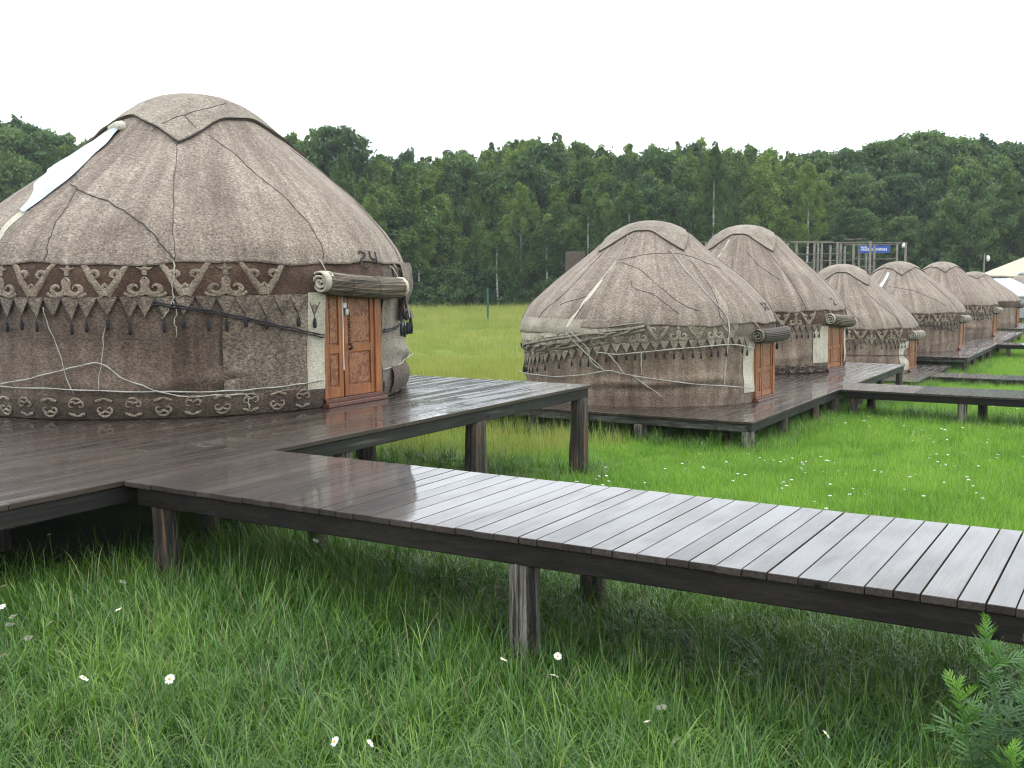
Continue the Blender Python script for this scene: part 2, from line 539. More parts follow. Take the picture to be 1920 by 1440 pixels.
# ------------------------------------------------------------------ decks
def plank_mesh(mat):
    """unit board with thin worn edges (insets allow for the later stretching)"""
    ix, iy, iz = .016, .0016, .10
    V, F = [], []
    for z, e in ((-.5, 1), (-.5 + iz, 0), (.5 - iz, 0), (.5, 1)):
        x, y = .5 - ix * e, .5 - iy * e
        V += [(-x, -y, z), (x, -y, z), (x, y, z), (-x, y, z)]
    for k in range(3):
        for q in range(4):
            q2 = (q + 1) % 4
            F.append((k * 4 + q, k * 4 + q2, k * 4 + 4 + q2, k * 4 + 4 + q))
    F += [(3, 2, 1, 0), (12, 13, 14, 15)]
    return mesh_np('plank', np.array(V), F, mat, False)


PLANK = plank_mesh(M['plank'])
PLANK_W = plank_mesh(M['plank_walk'])


def log_mesh(seed, mat):
    r = np.random.default_rng(seed)
    n, rows = 16, 14
    nz_ = SineNoise(seed, 10, 1.0, 5.0, 3)
    a = np.linspace(0, 2 * np.pi, n, endpoint=False)
    V = []
    for i in range(rows):
        z = i / (rows - 1)
        rr = (1.08 - .14 * z) * (1 + .05 * nz_(np.cos(a) * 1.4, np.sin(a) * 1.4, np.full(n, z * 3.0)) + .02 * r.normal(size=n))
        V += [(x, y, z) for x, y in zip(rr * np.cos(a) * .5, rr * np.sin(a) * .5)]
    F = [tuple(f) for f in grid_faces(rows, n, True)]
    F.append(tuple(range((rows - 1) * n, rows * n)))
    return mesh_np('post', np.array(V), F, mat)


LOGS = [log_mesh(s, M['log']) for s in range(4)] + [log_mesh(9, M['log_grey'])]


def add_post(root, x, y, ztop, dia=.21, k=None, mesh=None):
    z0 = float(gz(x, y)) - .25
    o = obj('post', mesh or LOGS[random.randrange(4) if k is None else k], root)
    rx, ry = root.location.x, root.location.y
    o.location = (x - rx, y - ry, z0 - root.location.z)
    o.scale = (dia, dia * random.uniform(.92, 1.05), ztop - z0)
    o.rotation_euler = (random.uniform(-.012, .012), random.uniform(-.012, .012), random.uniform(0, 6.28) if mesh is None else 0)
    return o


def deck(name, label, cat, x0, x1, y0, y1, z, lengths=None, wmean=.175, group=None, beam_inset=.035, gap=.007, posts=(), sides='xXyY', dia=.21, thick=.045, beamh=.15, jitter=.006):
    root = empty(name, ((x0 + x1) / 2, (y0 + y1) / 2, float(gz((x0 + x1) / 2, (y0 + y1) / 2))))
    tag(root, label, cat, group)
    ox, oy, oz = root.location
    x = x1
    rnd = random.Random(sum(map(ord, label)))
    while x > x0 + .05:
        w = wmean * rnd.uniform(.78, 1.22)
        w = min(w, x - x0)
        cuts = [y0, y1]
        if lengths:
            c = y0 + rnd.uniform(.3, 1.0) * lengths
            while c < y1 - .8:
                cuts.insert(-1, c); c += lengths * rnd.uniform(.85, 1.15)
        for a, b in zip(cuts[:-1], cuts[1:]):
            e0 = rnd.uniform(-jitter, jitter) if a == y0 else .004
            e1 = rnd.uniform(-jitter, jitter) if b == y1 else -.004
            ya, yb = a + e0, b + e1
            o = obj('plank', PLANK_W if cat == 'boardwalk' else PLANK, root)
            g_ = gap * rnd.choice((.3, .4, .6, .6, 1, 1.7))
            o.location = (x - w / 2 - ox, (ya + yb) / 2 - oy, z - thick / 2 + rnd.uniform(-.0015, .002) - oz)
            o.scale = (w - g_, yb - ya, thick)
            o.rotation_euler = (0, rnd.uniform(-.0035, .0035), rnd.uniform(-.0008, .0008))
        x -= w
    bi = beam_inset
    zt = z - thick - .003
    zb = zt - beamh
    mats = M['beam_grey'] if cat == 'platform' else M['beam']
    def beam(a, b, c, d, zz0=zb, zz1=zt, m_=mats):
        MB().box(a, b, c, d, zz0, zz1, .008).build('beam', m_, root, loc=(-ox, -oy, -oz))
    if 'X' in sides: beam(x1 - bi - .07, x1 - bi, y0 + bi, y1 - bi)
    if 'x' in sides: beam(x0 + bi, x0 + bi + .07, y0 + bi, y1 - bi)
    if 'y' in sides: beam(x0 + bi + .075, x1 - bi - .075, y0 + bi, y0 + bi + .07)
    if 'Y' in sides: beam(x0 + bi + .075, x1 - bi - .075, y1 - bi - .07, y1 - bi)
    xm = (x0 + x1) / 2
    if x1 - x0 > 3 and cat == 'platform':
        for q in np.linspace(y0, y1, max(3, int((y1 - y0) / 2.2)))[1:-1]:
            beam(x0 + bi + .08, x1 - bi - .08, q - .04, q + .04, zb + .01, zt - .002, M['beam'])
    for p_ in posts:
        add_post(root, p_[0], p_[1], zb + .01, p_[2] if len(p_) > 2 else dia, p_[3] if len(p_) > 3 else None)
    return root


P1 = deck('wooden_platform', 'wet plank platform on log posts under the big yurt marked 24', 'platform', -16.2, -7.3, .5, 14.33, .85, 4.6,
          posts=[(-7.42, 14.15, .27), (-7.42, 11.3, .29), (-7.46, 8.75, .2, 4), (-7.44, 3.2), (-9.4, 11.5, .26), (-9.3, 14.1), (-9.6, 8.6), (-9.5, 6.0), (-9.4, 3.6),
                 (-11.6, 14.1), (-11.6, 11.3), (-11.8, 8.6), (-11.8, 6), (-14, 14), (-14, 10), (-14, 6), (-16, 14.1), (-16, 9), (-8.3, 4.6, .18), (-8.1, 7.4, .18)])
W1 = deck('boardwalk', 'wet grey boardwalk running out from the platform of the big yurt', 'boardwalk', -7.29, 4.2, 5.75, 7.5, .85, None, .168,
          sides='yY', posts=[(-3.5, 5.9, .2, 4), (-3.72, 7.34, .2), (.35, 5.9, .2), (.4, 7.34, .2), (-6.98, 5.9, .21), (-6.6, 7.34, .19), (3.9, 5.9), (3.9, 7.34)])
P2 = deck('wooden_platform', 'long wet plank platform carrying the rope-tied yurt and the next one', 'platform', -13.8, -6.2, 18.65, 32.4, -.2, 4.6, .2,
          posts=[(-6.33, 18.8, .24, 4), (-6.33, 20.9, .22), (-6.33, 23.2, .2), (-6.33, 24.9), (-6.33, 27.4), (-6.33, 29.8), (-6.33, 32.2), (-8.5, 18.8, .26, 4), (-10.9, 18.8, .24), (-13.2, 18.8), (-8.4, 22), (-8.4, 26), (-8.4, 30), (-10.9, 23), (-10.9, 28)])
W2 = deck('boardwalk', 'wet boardwalk joining the long platform of two yurts, dark patches between planks', 'boardwalk', -6.19, 6.5, 24.85, 26.5, -.2, None, .2,
          sides='yY', posts=[(-5.9, 25.0), (-5.8, 26.3), (-3.55, 25.0, .2, 4), (-3.3, 26.3), (-.3, 25), (-.2, 26.3), (3, 25), (6, 25)])
P4 = deck('wooden_platform', 'low wet plank platform close to the grass under the lowest yurt', 'platform', -13.6, -6.95, 38.3, 45.6, -1.3, 4.0, .22,
          posts=[(-7.1, 38.45), (-7.1, 40.6), (-7.1, 43), (-7.1, 45.4), (-9, 38.45), (-11, 38.45)], beamh=.13)
W3 = deck('boardwalk', 'narrow boardwalk low over the grass leading to the lowest platform', 'boardwalk', -6.94, 9, 40.55, 42.3, -1.3, None, .24, sides='yY',
          posts=[(-6.2, 40.7), (-3, 40.7), (0, 40.7), (-6.2, 42.1), (-3, 42.1), (4, 40.7)], beamh=.13)
P5 = deck('wooden_platform', 'far wet plank platform shared by two distant yurts', 'platform', -13.6, -6.4, 46.0, 66.5, -1.0, 5.0, .26,
          posts=[(-6.55, 46.2, .24), (-6.55, 48.6), (-6.55, 51), (-6.55, 53.4), (-6.55, 57), (-6.55, 60), (-6.55, 63), (-6.55, 66), (-9, 46.2), (-11.5, 46.2)])
W4 = deck('boardwalk', 'distant boardwalk meeting the far platform of two yurts', 'boardwalk', -6.39, 12, 54.9, 56.5, -1.0, None, .26, sides='yY',
          posts=[(-5.9, 55.05), (-3, 55.05), (0, 55.05), (4, 55.05), (8, 55.05), (-3, 56.3), (0, 56.3)])
P7 = deck('wooden_platform', 'farthest small plank platform with the last brown yurt', 'platform', -13, -6.8, 70, 77, -1.0, 5.0, .3,
          posts=[(-6.95, 70.2), (-6.95, 73.5), (-6.95, 76.8), (-9, 70.2), (-11, 70.2)])
# the knot on the grey post of the boardwalk
kn = MB().tube([(-3.465, 5.84, .22), (-3.444, 5.806, .22)], [.034, .028], 10).build('knot', M['log_grey'], W1, loc=tuple(-v for v in W1.location))

# ------------------------------------------------------------------ yurts
PZ = np.array([0, .3, .8, 1.2, 1.45, 1.65, 1.78, 2.04, 2.3, 2.56, 2.8, 3.2, 3.5, 3.62, 3.75, 3.95, 4.12, 4.22, 4.285, 4.29])
PR = np.array([3.06, 3.12, 3.1, 3.12, 3.16, 3.17, 3.15, 3.04, 2.85, 2.58, 2.31, 1.80, 1.42, 1.28, 1.15, .92, .66, .42, .12, 0])
_pz = np.linspace(0, 4.29, 860)
_pr = np.interp(_pz, PZ, PR)
_kk = np.exp(-.5 * (np.arange(-16, 17) / 7.0) ** 2); _kk /= _kk.sum()
_prs = np.convolve(np.pad(_pr, 16, mode='edge'), _kk, 'valid')
_prs = np.where(_pz > 4.1, _pr, _prs)


def stroke2d(pts, w, z_off):
    """flat ribbon with sloping sides in (u, v, lift) coordinates"""
    P = np.array(pts, float)
    n = len(P)
    z_off = z_off * 1.3
    T = np.gradient(P, axis=0); T /= np.linalg.norm(T, axis=1)[:, None] + 1e-9
    Nn = np.stack([-T[:, 1], T[:, 0]], 1)
    w = w(n) * 1.0 if callable(w) else np.broadcast_to(np.asarray(w, float), (n,))
    rows = []
    for s, l in ((-1, 0), (-.72, 1), (.72, 1), (1, 0)):
        rows.append(np.concatenate([P + Nn * (s * w / 2)[:, None], np.full((n, 1), l * z_off)], 1))
    V = np.stack(rows, 1).reshape(-1, 3)
    return V, grid_faces(n, 4)


def spiral(cx, cy, r0, r1, a0, a1, n=20):
    a = np.linspace(R_(a0), R_(a1), n); r = np.linspace(r0, r1, n)
    return np.stack([cx + r * np.cos(a), cy + r * np.sin(a)], 1)


def merge(parts):
    Vs, Fs, b = [], [], 0
    for v, f in parts:
        Vs.append(v); Fs.append(f + b); b += len(v)
    return np.concatenate(Vs), np.concatenate(Fs)


def taper(w, a=.35, b=.35):
    def f(n):
        t_ = np.linspace(0, 1, n)
        return w * np.minimum(1, np.minimum((t_ + .02) / a * .8 + .25, (1 - t_ + .02) / b * .8 + .15))
    return f


def motif_v(rnd):
    P = []
    j = lambda: rnd.uniform(-.008, .008)
    for s in (-1, 1):
        l = np.array([(s * (.235 + j()), .40), (s * .17, .30), (s * .10, .17), (s * .012, .03)])
        P.append(stroke2d(catmull(l, 5), np.linspace(.05, .082, 16), .012))
        P.append(stroke2d([(s * .17, .405), (s * .235, .385), (s * .30, .41)], [.02, .05, .012], .012))
        P.append(stroke2d(np.concatenate([catmull([(s * .05, .10), (s * .115, .17), (s * .14, .23)], 4)[:-1], spiral(s * .095, .25, .052, .020, 0 if s > 0 else 180, 300 if s > 0 else -120, 18)]), taper(.05, .2), .012))
    P.append(stroke2d([(0, .025), (0, .07), (0, .115)], [.03, .15, .03], .012))
    P.append(stroke2d([(-.05, .10), (-.02, .125), (0, .16), (.02, .125), (.05, .10)], [.014, .045, .02, .045, .014], .012))
    return merge(P)


def motif_curl(rnd):
    P = []
    for s in (-1, 1):
        P.append(stroke2d(np.concatenate([catmull([(0, .235), (s * .03, .19), (s * .02, .13)], 4)[:-1], spiral(s * .095, .105, .078, .024, 165 if s > 0 else 15, 530 if s > 0 else -350, 30)]), taper(.056), .012))
        P.append(stroke2d(catmull([(s * .01, .05), (s * .08, .022), (s * .16, .03), (s * .20, .06)], 5), .036, .012))
        P.append(stroke2d([(0, .33), (s * .03, .315), (s * .075, .335)], [.045, .036, .01], .012))
    P.append(stroke2d([(0, .25), (0, .32), (0, .385)], [.045, .055, .01], .012))
    P.append(stroke2d([(0, .04), (0, .12), (0, .21)], [.08, .04, .05], .012))
    return merge(P)


def motif_low(rnd):
    P = []
    s = rnd.choice((-1, 1))
    P.append(stroke2d(spiral(0, .10, .088, .082, 205, 335, 18), taper(.03), .010))
    P.append(stroke2d(np.concatenate([spiral(s * -.05, .095, .018, .046, 20, 250, 12), spiral(s * .05, .10, .05, .018, 200, 500, 16)]) if s > 0 else
                      np.concatenate([spiral(.05, .095, .018, .046, 160, -70, 12), spiral(-.05, .10, .05, .018, -20, -320, 16)]), taper(.030), .010))
    P.append(stroke2d([(-.10, .20), (-.05, .215), (0, .235), (.05, .215), (.10, .20)], [.03, .04, .02, .04, .03], .008))
    return merge(P)


class Yurt:
    def __init__(s, name, label, loc, scale=1.0, hs=1.0, rz=0.0, seed=1, det=1.0, dz=None, crown=(-44, 3.87, .45), door_half=10.7, group='brown felt yurts on the platforms', fold=1.0, wall='felt_wall_tan', lean=(0, 0)):
        s.lean = lean
        s.wallm = wall
        s.root = empty(name, loc, R_(rz))
        tag(s.root, label, 'yurt', group)
        s.s, s.hs, s.det, s.seed = scale, hs, det, seed
        s.dz = dz or (lambda th: np.zeros_like(np.asarray(th, float)))
        s.n1 = SineNoise(seed, 12, .8, 3.0); s.n2 = SineNoise(seed + 50, 14, 3.0, 9.0)
        s.n3 = SineNoise(seed + 99, 10, 8.0, 20.0)
        s.dh = door_half
        s.fold = fold
        s.crown_par = crown
        s.rnd = random.Random(seed)
        s.pl = np.random.default_rng(seed).uniform(0, 6.28, 8)

    def zmap(s, z):
        z = np.asarray(z, float)
        return np.where(z > 1.78, 1.78 + (z - 1.78) * s.hs, z) * s.s

    def bump(s, th, z):
        a = np.radians(th)
        r = np.interp(z, _pz, _prs)
        x, y = r * np.cos(a), r * np.sin(a)
        k = np.clip(r / 3.1, 0, 1)
        roof = np.clip((z - 1.7) / .5, 0, 1)
        b = s.n1(x, y, z) * .028 + s.n2(x, y, z) * .009
        # soft pleats running down the roof, sag of the felt between the poles
        pl = sum(np.sin(a * n + p) * w for n, p, w in ((13, s.pl[0], .4), (22, s.pl[1], .5), (31, s.pl[2], .35), (7, s.pl[3], .4)))
        b = b + roof * k * pl * .030
        # wall: hanging fold low down, wrinkles
        z0 = .52 + .10 * np.sin(a * 3 + s.pl[4]) + .05 * np.sin(a * 7 + s.pl[5])
        A = s.fold * np.clip(.45 + .55 * np.sin(a * 2.3 + s.pl[6]) + .3 * np.sin(a * 5 + s.pl[7]), 0, 1)
        ad = np.abs((np.asarray(th, float) + 180) % 360 - 180)
        A = A * np.clip((ad - 12) / 22, 0, 1)
        wall = np.clip((1.25 - z) / .3, 0, 1)
        b = b + wall * A * (.075 * np.exp(-((z - z0) / .10) ** 2) - .035 * np.exp(-((z - z0 + .16) / .07) ** 2))
        return b

    def pt(s, th, z, off=0.0):
        th = np.asarray(th, float); z = np.asarray(z, float)
        r = (np.interp(z, _pz, _prs) + s.bump(th, z)) * s.s + off
        a = np.radians(th)
        k = np.clip((z - 2.2) / 1.3, 0, 1); k = k * k * (3 - 2 * k)
        return np.stack([r * np.cos(a) + s.lean[0] * k, r * np.sin(a) + s.lean[1] * k, s.zmap(z) + 0 * a], -1)

    def skin(s, name, mat, T, Z, off, parent=None, wrap=False, back=None, thick=0.0):
        """T, Z arrays (rows, cols) of azimuth and height"""
        T, Z = np.broadcast_arrays(np.asarray(T, float), np.asarray(Z, float))
        nr, nc = T.shape
        P = s.pt(T, Z, off)
        uv = np.stack([np.radians(T) * 2.6 * s.s, Z * s.s * 1.25], -1).reshape(-1, 2)
        F = grid_faces(nr, nc, wrap)
        V = P.reshape(-1, 3)
        if thick > 0:
            e = s.pt(T[0], Z[0], (off[0] if hasattr(off, 'shape') else off) - thick)
            b = len(V)
            V = np.concatenate([V, e]); uv = np.concatenate([uv, uv[:nc]])
            j = np.arange(nc if wrap else nc - 1); j2 = (j + 1) % nc
            F = np.concatenate([F, np.stack([b + j, b + j2, j2, j], 1)])
        return obj(name, mesh_np(name, V, F, mat, True, uv), parent or s.root)

    def rope(s, name, pts, rad, mat, off=.012, n=6, parent=None, sides=5):
        C = catmull(pts, n)
        k = np.arange(len(C)); ph = s.rnd.uniform(0, 6)
        C[:, 0] += .18 * np.sin(k * .9 + ph) + .12 * np.sin(k * 2.3 + ph)
        C[:, 1] += .004 * np.sin(k * 1.3 + ph * 2)
        if not hasattr(rad, '__len__'): rad = rad * (1 + .3 * np.sin(k * 1.7 + ph))
        P = s.pt(C[:, 0], np.maximum(C[:, 1], .01), off * 1.0)
        return MB().tube(P, rad, sides).build(name, mat, parent or s.root, True)

    def body(s):
        d = s.det
        nc = int(300 * d)
        T = np.linspace(s.dh, 360 - s.dh, nc)[None, :]
        Z = np.linspace(0.0, 1.9, int(44 * d))[:, None]
        s.skin('wall', M[s.wallm], T, Z, 0.0)
        # roof felt
        nc = int(360 * d)
        T = np.linspace(0, 360, nc, endpoint=False)[None, :]
        lip = 1.84 + .02 * np.sin(np.radians(T) * 9 + s.pl[0]) + .012 * np.sin(np.radians(T) * 23) + np.minimum(s.dz(T), 0) * .55
        u = np.linspace(0, 1, int(64 * d))[:, None]
        Z = lip + (4.02 - lip) * u
        s.roof = s.skin('roof', M['felt_roof'], T, Z, .045, wrap=True, thick=.03)
        TT = np.linspace(-s.dh - .5, s.dh + .5, 20)[None, :]
        s.skin('lintel_felt', M['felt_band'], TT, np.linspace(1.5, 1.92, 8)[:, None], .01)
        # crown cover: a square felt with drooping corners
        c0, zm, dr = s.crown_par
        ze = zm - dr * (1 - np.abs(np.sin(np.radians(2 * (T - c0))))) ** 1.15 + .015 * np.sin(np.radians(T) * 11)
        u = np.linspace(0, 1, int(26 * d))[:, None]
        Z = ze + (4.288 - ze) * u
        OF = np.broadcast_to(.085 + .035 * np.exp(-(u / .08) ** 2), (len(u), nc)) * s.s
        s.cap = s.skin('crown_cover', M['felt_cap'], T, Z, np.array(OF), wrap=True, thick=.06)
        C = np.stack([T[0], ze[0]], 1)
        P = s.pt(C[:, 0], C[:, 1] - .015, .075 * s.s)
        MB().tube(list(P) + [P[0]], .011 * s.s, 5, False).build('edge_cord', M['rope_dark'], s.cap, True)

    def band(s, t0=-175, t1=-11.5, t2=14.5, t3=175, top=1.90, bot=1.43, motifs=True, step=16.36, pen=True, low=True, pen_lo=-150, pen_hi=100, mat='felt_band', pen_len=.235, orn='felt_orn', low_mat='felt_low'):
        d = s.det
        rnd = s.rnd
        for a, b in ((t0, t1), (t2, t3)):
            T = np.linspace(a, b, int(170 * d))[None, :]
            u = np.linspace(0, 1, int(10 * d) + 3)[:, None]
            Z = bot + (top - bot) * u + s.dz(T) + .012 * np.sin(np.radians(T) * 17 + s.pl[1]) * (1 - u)
            B = s.skin('frieze_band', M[mat], T, Z, .024 * s.s, thick=.02)
        if motifs:
            mv = []
            for k in range(3): mv.append((motif_v(rnd), motif_curl(rnd)))
            def place(me_vf, name, th, zb, lo=False):
                V2, F = me_vf
                thd = th + np.degrees(V2[:, 0] * (1.2 if not lo else 1.0) / 3.15)
                z = zb + V2[:, 1] * ((top - bot) / .44 if not lo else 1) + s.dz(thd)
                P = s.pt(thd, z, (.027 if not lo else .068) * s.s + V2[:, 2] * s.s)
                uv = np.stack([V2[:, 0], V2[:, 1]], 1)
                return obj(name, mesh_np(name, P, F, M[orn], True, uv), s.root)
            th = -44 - 7 * step + 1.8
            i = 0
            while th < 150:
                k = i % 3
                if t0 < th - 6 and th + 6 < t1 or t2 < th - 6 and th + 6 < t3:
                    place(mv[k][0], 'scroll_ornament', th, bot + .012)
                if t0 < th - 2 and th + step / 2 + 6.5 < t1 or t2 < th and th + step / 2 + 6 < t3:
                    place(mv[k][1], 'scroll_ornament', th + step / 2, bot + .012)
                th += step; i += 1
        if low:
            for a, b in ((-175, -s.dh - .6), (s.dh + .8, 175)):
                T = np.linspace(a, b, int(150 * d))[None, :]
                u = np.linspace(0, 1, 8)[:, None]
                Z = .012 + .265 * u + .014 * np.sin(np.radians(T) * 6 + s.pl[2]) * u
                OF = (.042 + .02 * np.sin(u * 3.14) - .03 * (u > .99)) * s.s
                s.skin('skirt_band', M[low_mat], T, Z, np.array(np.broadcast_to(OF, (8, T.shape[1]))), thick=.0)
            if motifs:
                for th in np.arange(-140, 150, 6.15):
                    if -s.dh - 4 < th < s.dh + 4: continue
                    ml = motif_low(rnd)
                    if int(round(th / 6.15)) % 2: ml = (ml[0] * np.array([1, -1, 1]) + np.array([0, .25, 0]), ml[1][:, ::-1])
                    place(ml, 'hook_ornament', th, .03, True)
        if pen:
            # pennants of the zigzag hem, each with its tassel
            hw = math.radians(2.0) * 3.15
            for q, th in enumerate(np.arange(pen_lo, pen_hi, 4.0)):
                if t1 - 1.5 < th < t2 + 2: continue
                th = th + rnd.uniform(-.5, .5)
                L = pen_len * rnd.uniform(.86, 1.1)
                dzz = float(s.dz(th))
                V2 = np.array([(-hw, 0), (-hw * .33, 0), (hw * .33, 0), (hw, 0), (-hw * .5, -L * .5), (0, -L * .45), (hw * .5, -L * .5), (0, -L), (-hw, .02), (hw, .02)])
                F = [(8, 9, 3, 2, 1, 0), (0, 1, 5, 4), (1, 2, 5), (2, 3, 6, 5), (4, 5, 7), (5, 6, 7)]
                sw = rnd.uniform(-.02, .02)
                thd = th + np.degrees((V2[:, 0] + sw * (V2[:, 1] / -L)) / 3.15)
                z = bot + .01 + V2[:, 1] + dzz
                lift = np.where(V2[:, 1] < -.9 * L, .05, np.where(V2[:, 1] < -.3 * L, .045, .03)) * s.s
                P = s.pt(thd, z, lift)
                pn = obj('pennant', mesh_np('pennant', P, F, M['felt_wall_mid' if mat == 'felt_band' else orn], True, np.stack([V2[:, 0], V2[:, 1]], 1)), s.root)
                ed = [P[0], P[4], P[7], P[6], P[3]]
                MB().tube(ed, .0075 * s.s, 4).build('hem_cord', M['rope_dark'], pn, True)
                tip = P[7]
                tl = rnd.uniform(.10, .14) * s.s
                if rnd.random() < .93:
                    n_ = tip / np.linalg.norm(tip) * .01
                    q0 = tip + n_ * np.array([1, 1, 0])
                    MB().tube([q0, q0 - np.array([0, 0, .035 * s.s]), q0 - np.array([0, 0, .05 * s.s]), q0 - np.array([0, 0, .05 * s.s + tl * .6]), q0 - np.array([0, 0, .05 * s.s + tl])],
                              [.004 * s.s, .006 * s.s, .016 * s.s, .025 * s.s, .017 * s.s], 6).build('tassel', M['tassel'], pn, True)

    def panel(s, name, mat, t0, t1, z0, z1, off=.02, bulge=.02):
        T = np.linspace(t0, t1, max(6, int(abs(t1 - t0) * 1.5)))[None, :]
        Z = np.linspace(z0, z1, 40)[:, None]
        OF = off + bulge * np.sin(np.linspace(0, math.pi, 40))[:, None] * np.ones_like(T) * s.n1(T * .1, Z, 0 * T) * .6 + 0 * T
        return s.skin(name, M[mat], T, Z, np.array(OF) * s.s)

    def strip(s, name, mat, L, Rr, off=.06, n=5, w=6, wr=.02):
        A, B = catmull(L, n), catmull(Rr, n)
        k = min(len(A), len(B)); A, B = A[:k], B[:k]
        u = np.linspace(0, 1, w)[None, :, None]
        G = A[:, None, :] * (1 - u) + B[:, None, :] * u
        nz_ = SineNoise(s.seed + 5, 8, 10, 30, 2)
        OF = off + .03 * np.sin(u[..., 0] * math.pi) + wr * .5 * nz_(np.radians(G[..., 0]) * 2.5, G[..., 1])
        return s.skin(name, M[mat], G[..., 0], G[..., 1], OF * s.s)

    def digits(s, strokes, w=.02):
        d_ = []
        for st in strokes:
            C = catmull(st, 5)
            d_.append((C, w))
        parts = []
        for C, w_ in d_:
            V2, F = stroke2d(np.stack([np.radians(C[:, 0]) * 3.0, C[:, 1]], 1), w_, .004)
            P = s.pt(np.degrees(V2[:, 0] / 3.0), V2[:, 1], .054 * s.s + V2[:, 2])
            parts.append((P, F))
        V_, F_ = merge(parts)
        obj('painted_number', mesh_np('painted_number', V_, F_, M['paint_number'], True), s.root)

    def door(s, full=True, open_=0.0):
        k = s.s
        x = 3.15 * math.cos(R_(s.dh)) - .015
        dr = empty('door', (x * k, 0, 0), 0, s.root)
        dr.scale = (k, k, k)
        y0, y1, H_ = -.585, .585, 1.6
        jb = MB().box(-.06, .035, y0, y0 + .05, .10, H_, .006).box(-.06, .035, y1 - .13, y1, .10, H_, .006).box(-.06, .035, y0 + .05, y1 - .13, H_ - .08, H_, .006)
        jb.build('door_frame', M['door_wood'], dr)
        MB().box(-.07, .11, y0 - .02, y1 + .02, .0, .05, .006).box(-.07, .05, y0, y1, .05, .10, .004).build('threshold', M['threshold'], dr)
        def leaf(a, b, ang=0):
            lf = MB()
            st = .075
            z0, z1 = .105, H_ - .085
            mid = .68
            lf.box(-.03, .012, a, a + st, z0, z1, .004).box(-.03, .012, b - st, b, z0, z1, .004)
            for q0, q1 in ((z0, z0 + .13), (mid, mid + .1), (z1 - .09, z1)):
                lf.box(-.03, .011, a + st, b - st, q0, q1, .003)
            o = lf.build('leaf', M['door_wood'], dr)
            for q0, q1 in ((z0 + .13, mid), (mid + .1, z1 - .09)):
                MB().box(-.026, -.012, a + st, b - st, q0, q1).box(-.012, .002, a + st + .025, b - st - .025, q0 + .03, q1 - .03, .006).build('panel', M['door_carved'], o)
            return o
        leaf(y0 + .052, -.195)
        leaf(-.165, y1 - .132)
        if full:
            MB().box(-.01, .018, -.193, -.180, .45, 1.5, .002).build('edge_strip', M['pvc_white'], dr)
            # hasp with padlock and hanging chain
            MB().box(.012, .028, -.185, -.12, 1.26, 1.33, .004).build('hasp', M['steel'], dr)
            MB().box(.02, .05, -.16, -.105, 1.17, 1.26, .008).build('padlock', M['steel'], dr)
            ch = MB()
            for q in range(11):
                z_ = 1.2 - q * .035
                ch.box(.014, .03, -.078 + (q % 2) * .008, -.058 + (q % 2) * .008, z_ - .026, z_, .004)
            ch.build('chain', M['iron'], dr)
            MB().tube([(.014, -.075, .79), (.05, -.075, .79), (.06, -.075, .73), (.02, -.075, .72)], .018, 6).build('handle', M['iron'], dr, True)
        return dr

    def roll(s, y0=-.77, y1=.93, za=1.60, zb=1.51, r=.135, full=True, wrapmat='felt_cream', reedmat='reed'):
        k = s.s
        x = 3.18 + .04
        ro = empty('door_blind', (0, 0, 0), 0, s.root)
        ro.scale = (k, k, k)
        rr = random.Random(s.seed)
        rd = MB()
        n = 54 if full else 24
        for i in range(n):
            a = 2 * math.pi * i / n
            q = r * rr.uniform(.95, 1.04)
            sag = .02
            pts = []
            for u in np.linspace(0, 1, 5):
                pts.append((x + q * math.cos(a), y0 + .1 + (y1 - y0 - .18) * u, za + (zb - za) * u + q * math.sin(a) - sag * math.sin(u * 3.14)))
            rd.tube(pts, r * (.075 if full else .16), 4, False)
        rd.tube([(x, y0 + .11, za), (x, y1 - .09, zb)], r * .93, 14)
        tag(rd.build('reed_mat', M[reedmat], ro, True), kind='stuff')
        for a_, b_, zz in ((y0, y0 + .17, za), (y1 - .14, y1, zb)):
            sp = MB()
            # spiral felt wrap
            th = np.linspace(0, 2 * math.pi * 2.6, 60)
            rad_ = np.linspace(.03, r * 1.22, 60)
            V_ = []
            for q, w_ in zip(th, rad_):
                for yy in (a_, b_):
                    V_.append((x + w_ * math.cos(q), yy + .012 * math.sin(q * 1.3), zz + w_ * math.sin(q)))
            F_ = [(2 * i, 2 * i + 1, 2 * i + 3, 2 * i + 2) for i in range(59)]
            uvs = [(i * .05, 0 if j == 0 else .17) for i in range(60) for j in (0, 1)]
            o = obj('felt_wrap', mesh_np('felt_wrap', np.array(V_), F_, M[wrapmat], True, uvs), ro)
            sol = o.modifiers.new('s', 'SOLIDIFY'); sol.thickness = .022
        for u in (.3, .62):
            yy = y0 + (y1 - y0) * u
            zz = za + (zb - za) * u - .018
            pts = [(x + r * 1.08 * math.cos(a), yy, zz + r * 1.08 * math.sin(a)) for a in np.linspace(0, 2 * math.pi, 17)]
            MB().tube(pts, .006, 4, False).build('tie', M['rope_dark'], ro, True)
        # cords that hold the blind up
        for yy, zz in ((y0 + .12, za), (y1 - .1, zb)):
            MB().tube([(x + .02, yy, zz + r), (x - .06, yy, zz + r + .12), (x - .2, yy, zz + .36)], .008, 5).build('hanging_cord', M['rope'], ro, True)
        return ro


